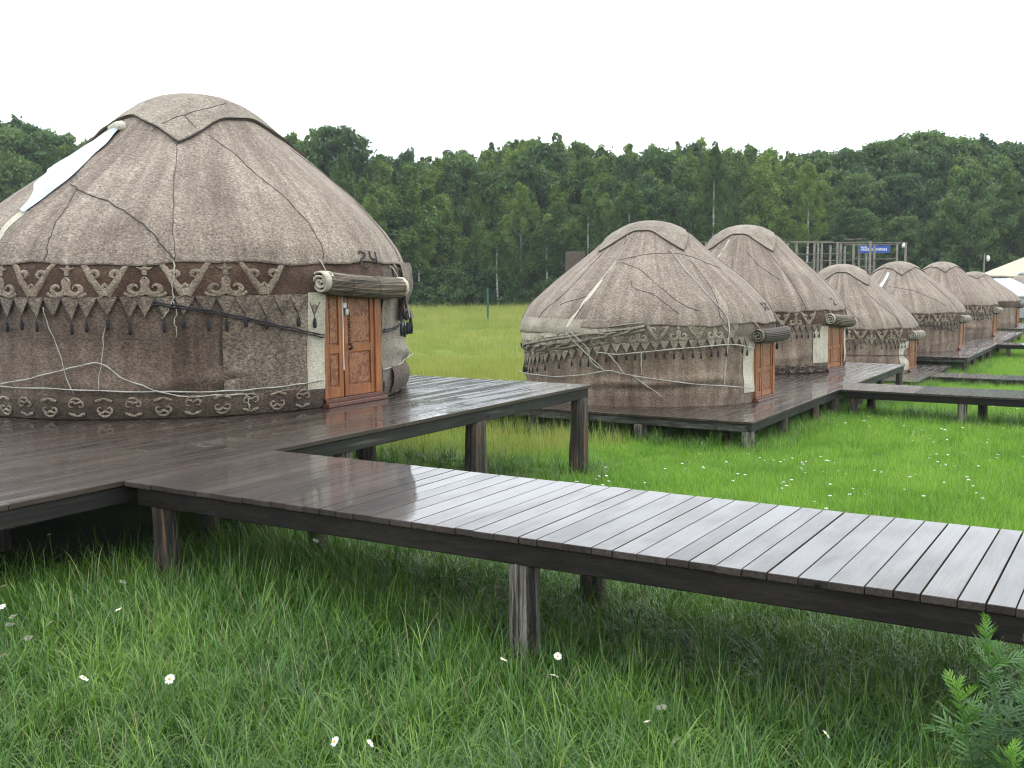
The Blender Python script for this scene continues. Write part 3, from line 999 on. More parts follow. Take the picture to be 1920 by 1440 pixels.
# ---- the big yurt, number 24
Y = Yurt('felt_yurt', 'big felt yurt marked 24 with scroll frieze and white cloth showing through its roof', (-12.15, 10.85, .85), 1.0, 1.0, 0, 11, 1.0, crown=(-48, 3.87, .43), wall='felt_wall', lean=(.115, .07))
Y.body()
Y.band(t1=-11.3, t2=17, pen_hi=60)
Y.panel('side_panel', 'felt_cream', -15.6, -10.8, .25, 1.48, .042)
Y.panel('side_panel', 'felt_grey', 10.9, 31, .06, 1.52, .03)
Y.panel('side_panel', 'felt_wall_mid', -34.9, -15.2, .25, 1.46, .034)
Y.panel('skirt_flap', 'felt_low', 15, 29, .05, .42, .075, .05)
Y.rope('roof_rope', [(-80.1, 2.852), (-75.5, 2.781), (-70.0, 2.697), (-63.0, 2.608), (-56.6, 2.469), (-52.3, 2.348), (-49.5, 2.236), (-46.7, 2.057), (-44.2, 1.887)], .009, M['rope_dark'], .052)
Y.rope('seam', [(-75.5, 2.781), (-73.5, 2.494), (-72.7, 2.228), (-72.1, 2.005), (-72.0, 1.879)], .006, M['rope_dark'], .048)
Y.rope('seam', [(-48.6, 3.41), (-46.2, 2.868), (-44.5, 2.315), (-44.2, 1.868)], .0055, M['rope_dark'], .047)
Y.rope('seam', [(-32.6, 3.555), (-23.8, 3.275), (-19.0, 2.978), (-14.4, 2.751), (-10.8, 2.485), (-9.5, 2.207), (-10.2, 1.9)], .007, M['rope_dark'], .048)
for a_ in (25, 62, 100, 150, 195, 235): Y.rope('seam', [(a_, 3.5), (a_ + 3, 2.9), (a_ + 1, 2.3), (a_, 1.88)], .006, M['rope_dark'], .048)
for q in ([(-64, 3.60), (-62, 3.68), (-53, 3.79), (-35, 3.93), (-3, 4.10)], [(-46.2, 3.85), (-42, 3.74), (-39, 3.64)]): Y.rope('cap_seam', q, .006, M['rope_dark'], .088)
Y.strip('white_lining', 'white_cloth', [(-98, 3.70), (-108, 3.55), (-112, 3.30), (-101, 3.0), (-92.5, 2.753), (-88.2, 2.548)], [(-89, 3.68), (-84.7, 3.446), (-85.6, 3.26), (-82.5, 2.966), (-83.2, 2.736), (-85.2, 2.49)], .095, w=14, wr=.026)
Y.strip('cream_lining', 'felt_cream', [(-88.2, 2.57), (-89.2, 2.386), (-90.4, 2.256), (-95, 2.0)], [(-85.0, 2.50), (-86.6, 2.265), (-86.9, 2.115), (-90, 1.9)], .05)
# rolled lining at the top of the slit
P_ = Y.pt(np.array([-99, -94, -89, -85.]), np.array([3.68, 3.71, 3.71, 3.67]), .09)
MB().tube(P_, [.05, .07, .07, .045], 8).build('rolled_lining', M['felt_cream'], Y.root, True)
Y.digits([[(1.6, 1.975), (2.6, 2.0), (3.7, 1.97), (3.3, 1.93), (2.0, 1.90), (1.5, 1.87)], [(1.3, 1.86), (2.1, 1.80), (3.2, 1.79), (4.3, 1.805)],
          [(6.0, 2.01), (5.7, 1.94), (6.4, 1.90), (7.8, 1.905)], [(8.2, 2.0), (8.0, 1.92), (7.9, 1.85), (7.8, 1.79)], [(3.5, 1.99), (3.9, 1.96), (3.6, 1.93)]], .032)
for o_ in (0.0, .028):
    Y.rope('cable', [(-49, 1.40 - o_), (-44.3, 1.355 - o_), (-36.5, 1.277 - o_), (-28.4, 1.17 - o_), (-22.1, 1.08 - o_), (-15.3, 0.986 - o_), (-11.2, 0.935 - o_)], .0095, M['cord_black'], .075)
    Y.rope('cable', [(11.2, 0.945 - o_), (16.4, 0.951 - o_), (23, 1.0 - o_), (27.9, 1.10 - o_)], .0095, M['cord_black'], .06)
Y.rope('tie_rope', [(-110, .36), (-97, .38), (-87.5, 0.402), (-77.7, 0.485), (-68.2, 0.607), (-60.7, 0.684), (-56.2, 0.523), (-49.5, 0.359), (-43.4, 0.27), (-37.2, 0.269), (-30.2, 0.261)], .0095, M['rope'], .065)
Y.rope('tie_rope', [(-30.2, 0.261), (-29.8, .2), (-29.7, 0.07)], .0095, M['rope'], .075)
Y.rope('tie_rope', [(-110, .37), (-87.7, 0.381), (-69.6, 0.378), (-55.2, 0.346), (-37.2, 0.315), (-27.7, 0.318), (-18, .34), (-11.3, 0.369)], .0095, M['rope'], .06)
Y.rope('tie_rope', [(10.9, .40), (18, .41), (25, .44), (33, .5), (45, .5)], .0095, M['rope'], .06)
Y.rope('tie_rope', [(-72.6, 1.348), (-70.4, 0.936), (-66.6, 0.30)], .007, M['rope'], .03)
Y.rope('tie_rope', [(-58.2, 1.313), (-60.1, 0.81), (-61.1, 0.32)], .007, M['rope'], .03)
Y.rope('tie_rope', [(-44.3, 1.868), (-44.7, 1.556), (-45.1, 1.368), (-47.2, 1.199)], .0075, M['rope'], .052)
Y.rope('tie_rope', [(-44.9, 1.40), (-44.2, 1.3), (-44.6, 1.15), (-44.3, .98)], .006, M['rope'], .062)
Y.rope('seam', [(-34.8, 1.40), (-35.2, .9), (-35.7, 0.298)], .006, M['rope_dark'], .006)
Y.rope('seam', [(-75, .98), (-60, .96), (-45, .95), (-35.5, .97)], .0035, M['rope_dark'], .003)
Y.rope('door_side_seam', [(-10.9, 1.45), (-10.8, 1.0), (-11.0, .6), (-10.8, .1)], .012, M['rope_dark'], .02)
Y.rope('door_side_seam', [(11.2, 1.45), (11.0, 1.0), (10.9, .6), (11.2, .1)], .012, M['felt_grey'], .03)
Y.door(True)
Y.roll()
# crumpled end of the frieze hanging beside the door
T_ = np.linspace(19, 40, 26)[None, :]; u_ = np.linspace(0, 1, 14)[:, None]
cr = SineNoise(77, 9, 5, 16, 2)
Z_ = 1.08 + (1.86 - 1.08) * u_ + .05 * np.sin(T_ * .8) * (1 - u_)
Y.skin('hanging_flap', M['felt_wall_mid'], T_, Z_, .09 + .06 * cr(np.radians(T_) * 3, Z_) * (1 - .4 * u_))
for k_ in range(7):
    P_ = Y.pt(np.array([20 + k_ * 3.0]), np.array([1.10 + random.uniform(-.04, .05)]), .12)[0]
    MB().tube([P_, P_ - np.array([0, 0, .08]), P_ - np.array([0, 0, .10]), P_ - np.array([0, 0, .19]), P_ - np.array([0, 0, .26])], [.004, .007, .018, .026, .016], 6).build('tassel', M['tassel'], Y.root, True)

# ---- yurt 2: band slipped, many ropes
dz2 = lambda th: np.interp((np.asarray(th, float) + 180) % 360 - 180, [-180, -142, -128, -115, -98, -79, -57, -18, 0, 30, 90, 180], [-.5, -.5, -.44, -.33, -.20, -.02, .06, .10, .1, .1, -.1, -.5])
Y2 = Yurt('felt_yurt', 'felt yurt with its patterned band slipped and bunched, bound with many pale ropes', (-9.88, 22.31, -.2), .9, 1.02, -4, 23, .8, dz=dz2, crown=(-119, 4.04, .52), fold=1.5)
Y2.body()
Y2.band(t0=-170, t1=-12, t2=18, low=False, pen_lo=-160, pen_hi=60, mat='felt_band2', orn='felt_pale')
Y2.panel('wall_lining', 'felt_cream', -150, -96, 1.22, 1.80, .03)
Y2.panel('side_panel', 'felt_cream', -18, -10.6, .25, 1.62, .02)
Y2.panel('side_panel', 'felt_cream', 10.6, 17, .05, 1.5, .02)
Y2.panel('roof_hem', 'felt_wall_pale', -150, -80, 1.66, 1.98, .052, .03)
# bunched folds along the slipped part of the band
T_ = np.linspace(-158, -64, 150)[None, :]; u_ = np.linspace(0, 1, 46)[:, None]
lo_ = np.interp(T_, [-158, -128, -98, -79, -64], [1.06, 1.10, 1.30, 1.55, 1.72])
hi_ = np.interp(T_, [-158, -128, -98, -79, -64], [1.30, 1.40, 1.62, 1.84, 1.95])
Z_ = lo_ + (hi_ - lo_) * u_
fn = SineNoise(61, 10, 1.0, 3.5, 2)
ph_ = u_ * 17 + np.radians(T_) * 2.0 + 1.6 * fn(np.radians(T_) * 3.0, u_ * 1.2)
OF_ = .045 + .038 * np.sin(ph_) * np.sin(u_ * math.pi) ** .5 + .016 * fn(np.radians(T_) * 9, u_ * 4)
Y2.skin('bunched_band', M['felt_grey'], T_, Z_, OF_ * .9)
for k_ in range(9):
    a_ = -150 + k_ * 9.5
    zc = float(np.interp(a_, [-158, -128, -98, -79, -64], [1.06, 1.10, 1.30, 1.55, 1.72]))
    pts = [(a_ + q * 1.6, zc + .05 + q * .035 + .02 * math.sin(q * 2 + k_)) for q in range(6)]
    Y2.rope('band_fold', pts, [.026 * math.sin(math.pi * (q + .6) / 32) + .004 for q in range(31)], M['felt_grey'], .075)
rp = [[(-42.3, 3.551), (-33.7, 2.638), (-27.2, 2.066), (-28.2, 1.364), (-29.4, 0.382)], [(-140, .60), (-108.4, 0.614), (-91.0, 0.706), (-78.9, 0.827), (-72.1, 0.761), (-49.8, 0.576), (-14.0, 0.36)],
      [(-83.5, 1.249), (-74.3, 1.21), (-56.8, 1.309), (-27.4, 1.399), (-12.9, 1.26)], [(-97.5, 1.683), (-80.1, 0.788)], [(-78.8, 1.218), (-72.1, 0.773)], [(-65.1, 1.262), (-65.4, 0.74)],
      [(-68.8, 0.74), (-57.0, 0.255)], [(-95, 1.70), (-88, 1.35), (-86, 1.0), (-80, .82)]]
for q in rp: Y2.rope('tie_rope', q, .0125, M['rope'], .085 if q[0][1] < 2 else .06)
for q in [[(-88.8, 3.31), (-61.2, 3.452), (-30.3, 3.423), (-5, 3.1)], [(-28.3, 3.32), (-27.3, 2.695), (-29.9, 2.093), (-28.6, 1.88)], [(-94.2, 3.9), (-89.3, 3.335), (-92.2, 2.472), (-96.8, 1.79)],
          [(-84.2, 3.27), (-65.5, 3.016), (-48.3, 2.348), (-40.4, 2.165)], [(-73.0, 2.859), (-69.6, 2.653), (-60.4, 2.531), (-49.4, 2.113)], [(-112.8, 3.5), (-110.5, 2.712), (-117.7, 2.083), (-117.8, 1.75)],
          [(10, 3.4), (14, 2.6), (12, 1.9)], [(-108, 2.3), (-97, 2.45), (-92, 2.52)], [(60, 3.4), (60, 2.5), (62, 1.9)], [(150, 3.4), (150, 2.5), (152, 1.9)], [(210, 3.4), (208, 2.5), (210, 1.9)]]:
    Y2.rope('roof_rope', q, .007, M['rope_dark'], .05)
Y2.strip('pale_seam_flap', 'felt_cream', [(-95.0, 3.9), (-90.5, 3.335), (-94.0, 2.472), (-100, 1.80)], [(-93.4, 3.9), (-88.6, 3.335), (-91.4, 2.472), (-96, 1.80)], .035)
Y2.digits([[(2, 2.30), (3.5, 2.24), (5, 2.30)], [(3.0, 2.21), (3.4, 2.12), (5.6, 2.2), (6.2, 2.12)], [(6.5, 2.30), (7.5, 2.22), (8.2, 2.29)], [(7.6, 2.2), (8.6, 2.12)]], .045)
Y2.door(False)
Y2.roll(-.80, .95, 1.56, 1.56, .15, False, 'felt_grey', 'rope_dark')

# ---- yurt 3, number 2
Y3 = Yurt('felt_yurt', 'tall felt yurt marked 2 on the same platform behind the rope-bound yurt', (-10.29, 29.95, -.2), .9, 1.10, -8, 37, .65, crown=(-119, 4.02, .55))
Y3.body()
Y3.band(t1=-14, t2=18, pen_lo=-110, pen_hi=40)
Y3.panel('side_panel', 'felt_cream', -22, -10.6, .30, 1.40, .02)
Y3.panel('side_panel', 'felt_cream', 10.6, 15, .02, 1.5, .04)
for q in [[(-88.2, 3.9), (-89.7, 3.2), (-84, 2.6)], [(-60, 3.5), (-50, 3.1), (-38, 2.7)], [(-35, 3.6), (-30, 2.8), (-27, 1.9)], [(-75, 3.3), (-70, 2.6), (-66, 1.9)], [(20, 3.5), (20, 2.6), (22, 1.9)]]:
    Y3.rope('roof_rope', q, .009, M['rope_dark'], .05)
Y3.strip('pale_seam_flap', 'felt_cream', [(-89.5, 3.85), (-92, 3.5), (-93, 3.1)], [(-86.5, 3.85), (-89, 3.5), (-90, 3.1)], .06)
Y3.digits([[(-2, 2.14), (0, 2.17), (1.5, 2.12), (0, 2.05), (-1.5, 2.01), (2.2, 2.0)]], .045)
Y3.door(False)
Y3.roll(-.75, .98, 1.60, 1.48, .16, False, 'felt_cream', 'reed')

# ---- yurt 4, lowest
Y4 = Yurt('felt_yurt', 'felt yurt standing lowest, on its own low platform, a dark rope round its middle', (-10.66, 42.64, -1.3), .9, 1.11, -3, 41, .5, crown=(-119, 3.98, .55))
Y4.body()
Y4.band(t1=-14, t2=18, pen_lo=-130, pen_hi=40, low=False)
Y4.panel('side_panel', 'felt_cream', -24, -10.6, .10, 1.30, .02)
Y4.rope('tie_rope', [(-130, .78), (-90, .82), (-50, .80), (-14, .74)], .014, M['rope_dark'], .05)
for q in [[(-42, 3.5), (-36, 2.9), (-25, 2.3), (-22, 1.9)], [(-100, 3.2), (-70, 2.7), (-55, 1.95)], [(-70, 3.5), (-80, 2.7), (-84, 1.95)]]: Y4.rope('roof_rope', q, .010, M['rope_dark'], .05)
Y4.door(False)
Y4.roll(-.70, .9, 1.56, 1.52, .17, False, 'felt_cream', 'felt_wall_pale')

# ---- yurts 5 and 6 on the far platform, yurt 7 beyond
Y5 = Yurt('felt_yurt', 'felt yurt with a white cloth seam near its crown, first on the far platform', (-10.15, 50.85, -1.0), .9, 1.04, -2, 53, .5, crown=(-70, 3.98, .35))
Y5.body()
Y5.band(t1=-14, t2=18, pen_lo=-120, pen_hi=40, low=False)
Y5.strip('white_lining', 'white_cloth', [(-103, 3.75), (-102.5, 3.3), (-106, 2.8), (-104, 2.55)], [(-96, 3.75), (-97, 3.3), (-99, 2.9), (-97, 2.55)], .07)
Y5.rope('cable', [(-70, 1.32), (-45, 1.25), (-14, .9)], .014, M['cord_black'], .07)
for q in [[(-90, 3.1), (-60, 2.9), (-45, 2.6), (-30, 2.2)], [(-25, 3.5), (-20, 2.7), (-16, 1.9)]]: Y5.rope('roof_rope', q, .010, M['rope_dark'], .05)
Y5.door(False)
Y5.roll(-.75, .9, 1.55, 1.5, .16, False, 'felt_cream', 'felt_wall_pale')
Y6 = Yurt('felt_yurt', 'felt yurt with plain dark roof, second on the far platform', (-10.1, 61.9, -1.0), .9, 1.06, -2, 67, .5, crown=(-70, 4.0, .3), fold=1.4)
Y6.body()
Y6.band(t1=-14, t2=18, pen_lo=-110, pen_hi=40, low=False)
Y6.door(False)
Y6.roll(-.75, .9, 1.55, 1.5, .16, False, 'felt_cream', 'felt_wall_pale')
Y7 = Yurt('felt_yurt', 'last brown felt yurt, half hidden at the end of the row beside the white-roofed yurt', (-10.0, 73.3, -1.0), .85, .9, -2, 71, .4, crown=(-70, 4.0, .3))
Y7.body()
Y7.band(t1=-14, t2=18, pen=False, low=False, motifs=False)
Y7.door(False)
Y7.roll(-.75, .9, 1.55, 1.5, .16, False, 'felt_wall_pale', 'rope_dark')


# ------------------------------------------------------------------ things in the distance
def cp(depth, lat):
    """ground point given by distance ahead of and to the side of the viewing line"""
    x = -math.sin(YAW) * depth + math.cos(YAW) * lat
    y = math.cos(YAW) * depth + math.sin(YAW) * lat
    return x, y, float(gz(x, y))


# green fence pole and brown board in the meadow
gx, gy, gzz = cp(92, -2.05)
go = MB().tube([(0, 0, -.2), (0, 0, 2.75)], .085, 8).box(-.10, .10, -.10, .10, 2.75, 2.80).build('fence_pole', M['green_paint'], None, loc=(gx, gy, gzz))
tag(go, 'lone green metal pole standing in the meadow before the wood', 'pole')
bx_, by_, bz_ = cp(78, 4.7)
bd = empty('notice_board', (bx_, by_, bz_), YAW)
tag(bd, 'plain rust-brown board on posts showing behind the rope-bound yurt', 'board')
MB().box(-.72, .72, -.03, .03, 2.2, 5.65, .01).build('board', M['rust_board'], bd)
for q in (-.55, .55): MB().box(q - .06, q + .06, .035, .13, -.2, 5.5).build('post', M['pole'], bd)

# ropes course: logs standing in rows, linked by thin rails, with a banner
rc = empty('ropes_course', cp(84, 24), YAW)
tag(rc, 'ropes course of tall bare poles joined by thin rails behind the yurts', 'climbing frame')
rng = random.Random(4)
DC = 84.0
for px, top, dd in ((1322, 452, 0), (1474, 455, 1.5), (1491, 452, 0), (1524, 456, -2), (1531, 456, 1.2), (1538, 456, 3), (1554, 460, 4), (1567, 454, -2), (1573, 456, 1), (1581, 462, 5), (1597, 458, 0), (1608, 460, 3), (1621, 462, 4.5), (1628, 453, -3), (1636, 460, 2), (1678, 458, 1), (1694, 456, -2)):
    dpt = DC + dd
    X, Yy, Zg = cp(dpt, (px - 960) / FPX * dpt)
    zt = CAM_H + (507 - top) / FPX * dpt
    o = MB().tube([(0, 0, -.3), (.02, 0, zt - Zg)], [.11, .085], 7).build('pole', M['pole'], rc, True)
    o.location = rc.matrix_basis.inverted() @ Vector((X, Yy, Zg))
for pa, pb, yy, dd in ((1310, 1560, 453, 0), (1480, 1630, 455, -2), (1560, 1694, 456, -2), (1581, 1690, 459, 1), (1580, 1612, 449, 3), (1490, 1570, 476, 0), (1520, 1600, 488, 0), (1597, 1680, 486, 1), (1597, 1640, 500, 1), (1460, 1530, 492, 0), (1608, 1640, 506, 2), (1300, 1330, 460, 0)):
    dpt = DC + dd
    q = []
    for px in np.linspace(pa, pb, 5):
        X, Yy, Zg = cp(dpt, (px - 960) / FPX * dpt)
        q.append(rc.matrix_basis.inverted() @ Vector((X, Yy, CAM_H + (507 - yy - .6 * math.sin((px - pa) / (pb - pa) * 3.14)) / FPX * dpt)))
    MB().tube(q, .035, 4).build('rail', M['pole'], rc, True)
dpt = DC + 2.6
X, Yy, Zg = cp(dpt, (1636.5 - 960) / FPX * dpt)
bn = empty('banner', (X, Yy, CAM_H + (507 - 475) / FPX * dpt), YAW)
tag(bn, 'blue banner with white lettering tied between the poles', 'banner')
bw = 58 / FPX * dpt; bh = 13.5 / FPX * dpt
MB().box(-bw / 2, bw / 2, -.015, .015, 0, bh).build('cloth', M['banner_blue'], bn)
gl = MB()
xx = -bw * .44
for ch in 'HAUDEHK:OPAPOKS':
    cw = bw * .052
    if ch == ':':
        gl.box(xx + cw * .3, xx + cw * .6, -.022, -.017, bh * .36, bh * .42).box(xx + cw * .3, xx + cw * .6, -.022, -.017, bh * .52, bh * .58)
    else:
        for a_, b_, c_, d_ in {'H': ((0, .25, 0, 1), (.75, 1, 0, 1), (.25, .75, .4, .6)), 'A': ((.05, .3, 0, .9), (.7, .95, 0, .9), (.3, .7, .8, 1), (.3, .7, .3, .45)), 'U': ((0, .25, .1, 1), (.75, 1, .1, 1), (.1, .9, 0, .2)), 'D': ((0, .25, 0, 1), (.25, .8, 0, .2), (.25, .8, .8, 1), (.75, 1, .15, .85)),
                               'E': ((0, .25, 0, 1), (.25, .9, 0, .2), (.25, .8, .42, .6), (.25, .9, .8, 1)), 'K': ((0, .25, 0, 1), (.3, .6, .35, .65), (.6, .95, .6, 1), (.6, .95, 0, .4)), 'O': ((0, .25, .1, .9), (.75, 1, .1, .9), (.15, .85, 0, .2), (.15, .85, .8, 1)),
                               'P': ((0, .25, 0, 1), (.25, .85, .8, 1), (.25, .85, .35, .55), (.7, .95, .5, .9)), 'S': ((.05, .95, .8, 1), (.05, .95, 0, .2), (.05, .95, .4, .6), (0, .25, .5, .9), (.75, 1, .1, .5))}[ch]:
            gl.box(xx + a_ * cw * .85, xx + b_ * cw * .85, -.022, -.017, bh * (.30 + .34 * c_), bh * (.30 + .34 * d_))
    xx += cw * (.75 if ch == ':' else 1.12)
for q in range(5): gl.box(-bw * .44 + q * bw * .042, -bw * .44 + q * bw * .042 + bw * .03, -.022, -.017, bh * .74, bh * .88)
gl.build('lettering', M['banner_white'], bn)
fl = empty('floodlight', (0, 0, 0))
X, Yy, Zg = cp(DC - 2.3, (1691 - 960) / FPX * (DC - 2.3))
fl.location = (X, Yy, CAM_H + (507 - 459) / FPX * DC); fl.rotation_euler = (0, 0, YAW)
tag(fl, 'small white floodlight clamped to the end pole of the ropes course', 'floodlight')
MB().tube([(0, 0, 0), (-.12, -.2, -.28)], [.06, .14], 8).build('housing', M['pvc_white'], fl, True)
MB().tube([(0, 0, 0), (.14, .12, .08)], .03, 5).build('bracket', M['iron'], fl)

# lamp post at the edge of the wood
X, Yy, Zg = cp(96, (1840 - 960) / FPX * 96)
lp = empty('lamp_post', (X, Yy, Zg), YAW)
tag(lp, 'slim lamp post with a round white lamp before the dark trees', 'street lamp')
MB().tube([(0, 0, -.2), (.1, 0, 5.35)], [.09, .06], 7).build('pole', M['pole'], lp, True)
MB().tube([(.1, 0, 5.3), (.5, 0, 5.4)], .03, 5).build('arm', M['iron'], lp)
MB().tube([(.42, 0, 4.65), (.42, 0, 4.75), (.42, 0, 5.0), (.42, 0, 5.15), (.42, 0, 5.2)], [.05, .12, .15, .1, .04], 10).build('lamp_shade', M['lamp_glass'], lp, True)


# white-roofed and other yurts beyond the row, cream pavilion
def prism_tent(name, label, cat, loc, rz, n, Rw, hw, Rc, hr, mw, mr, extra=None):
    o = empty(name, loc, rz)
    tag(o, label, cat)
    a = np.linspace(0, 2 * np.pi, n, endpoint=False) + math.pi / n
    V = [(Rw * math.cos(q), Rw * math.sin(q), z) for z in (0, hw) for q in a]
    F = [tuple(f) for f in grid_faces(2, n, True)]
    obj('wall', mesh_np('wall', np.array(V), F, mw, False), o)
    V = [(r * math.cos(q), r * math.sin(q), z) for r, z in ((Rw + .12, hw - .08), (Rw + .12, hw), (Rc + (Rw - Rc) * .45, hw + hr * .62), (Rc, hw + hr * .93), (Rc * .4, hw + hr), (.01, hw + hr * 1.02)) for q in a]
    obj('roof', mesh_np('roof', np.array(V), [tuple(f) for f in grid_faces(6, n, True)], mr, False), o)
    return o


xw, yw, zw = cp(78, 35.6)
D8 = deck('wooden_platform', 'small dark platform under the white-roofed yurt', 'platform', xw - 3.6, xw + 2.9, yw - 2.9, yw + 3.2, zw + .62, 3, .3, posts=[(xw + 2.7, yw - 2.7), (xw + 2.7, yw), (xw + .2, yw - 2.7), (xw - 2, yw - 2.7)])
wy = prism_tent('white_yurt', 'white-roofed yurt with grey tarpaulin walls beyond the brown ones', 'yurt', (xw, yw, zw + .62), .3, 12, 2.7, 1.55, .9, 1.35, M['tarp_grey'], M['tarp_white'])
MB().tube([(0, 0, 2.86), (0, 0, 2.97)], [.95, .4], 16).build('crown_cover', M['felt_cap'], wy, True)
for q in range(3):
    MB().box(2.60, 2.66, -1.2 + q * .8, -.6 + q * .8, .05, .45, .01).build('wall_patch', M['tarp_white'], wy)
x2, y2, z2 = cp(90, 44.5)
w2 = prism_tent('brown_roofed_yurt', 'yurt with brown felt roof and white crown behind the white-roofed one', 'yurt', (x2, y2, z2 + .5), .1, 20, 3.0, 1.7, .9, 1.7, M['felt_wall'], M['felt_roof'])
MB().tube([(0, 0, 3.0), (0, 0, 3.3), (0, 0, 3.45)], [1.5, 1.1, .3], 16).build('crown_cover', M['tarp_white'], w2, True)
MB().box(-2.5, 2.5, -2.5, 2.5, -.6, -.01).build('plinth', M['beam'], w2)
for q in range(3): MB().box(2.94, 3.02, -.9 + q * .7, -.4 + q * .7, .1, 1.5, .01).build('door_leaf', M['tarp_grey'], w2)
x3, y3, z3 = cp(104, 53.6)
pv = empty('pavilion', (x3, y3, z3), YAW)
tag(pv, 'large cream canvas pavilion with pitched roof behind the far yurts', 'pavilion')
V = [(-5.6, -5, 0), (5.6, -5, 0), (5.6, 5, 0), (-5.6, 5, 0), (-5.6, -5, 3.2), (5.6, -5, 3.2), (5.6, 5, 3.2), (-5.6, 5, 3.2)]
obj('wall', mesh_np('wall', np.array(V, float), [(0, 1, 5, 4), (1, 2, 6, 5), (2, 3, 7, 6), (3, 0, 4, 7)], M['tent_cream'], False), pv)
V = [(-5.8, -5.2, 3.1), (5.8, -5.2, 3.1), (5.8, 5.2, 3.1), (-5.8, 5.2, 3.1), (-5.8, -5.2, 3.25), (5.8, -5.2, 3.25), (5.8, 5.2, 3.25), (-5.8, 5.2, 3.25), (-.3, 0, 6.3), (.3, 0, 6.3)]
obj('roof', mesh_np('roof', np.array(V, float), [(0, 1, 5, 4), (1, 2, 6, 5), (2, 3, 7, 6), (3, 0, 4, 7), (4, 5, 9, 8), (5, 6, 9), (6, 7, 8, 9), (7, 4, 8)], M['tent_cream_roof'], False), pv)
for q in (-5.5, 5.5):
    MB().tube([(q, -5.05, 0), (q, -5.05, 3.2)], .07, 6).build('corner_pole', M['pole'], pv)


# ------------------------------------------------------------------ the wood
def leaf_cloud(centers, radii, n_per, size, rng, stretch=(1, 1, 1), droop=.3, align=.35):
    """leaf quads around each centre, facing loosely outward and up"""
    k = len(centers)
    C = np.repeat(np.asarray(centers), n_per, 0)
    Rr = np.repeat(np.asarray(radii), n_per)
    N = len(C)
    d = rng.normal(size=(N, 3)); d /= np.linalg.norm(d, axis=1)[:, None]
    rad = Rr * rng.uniform(.15, 1, N) ** .5
    P = C + d * rad[:, None] * np.array(stretch)
    nrm = d * align + rng.normal(size=(N, 3)) * .55 + np.array([0, 0, .45])
    nrm /= np.linalg.norm(nrm, axis=1)[:, None]
    a = np.cross(nrm, rng.normal(size=(N, 3))); a /= np.linalg.norm(a, axis=1)[:, None]
    b = np.cross(nrm, a)
    s = size * rng.uniform(.6, 1.35, N)[:, None]
    V = np.stack([P - a * s * .5, P - b * s * .36, P + a * s * .5 - np.array([0, 0, droop]) * s, P + b * s * .36], 1).reshape(-1, 3)
    F = np.arange(N * 4).reshape(-1, 4)
    tint = np.repeat(np.clip(np.repeat(rng.uniform(.1, .9, k), n_per) * .6 + rng.uniform(0, .45, N), 0, 1), 4)
    return V, F, tint


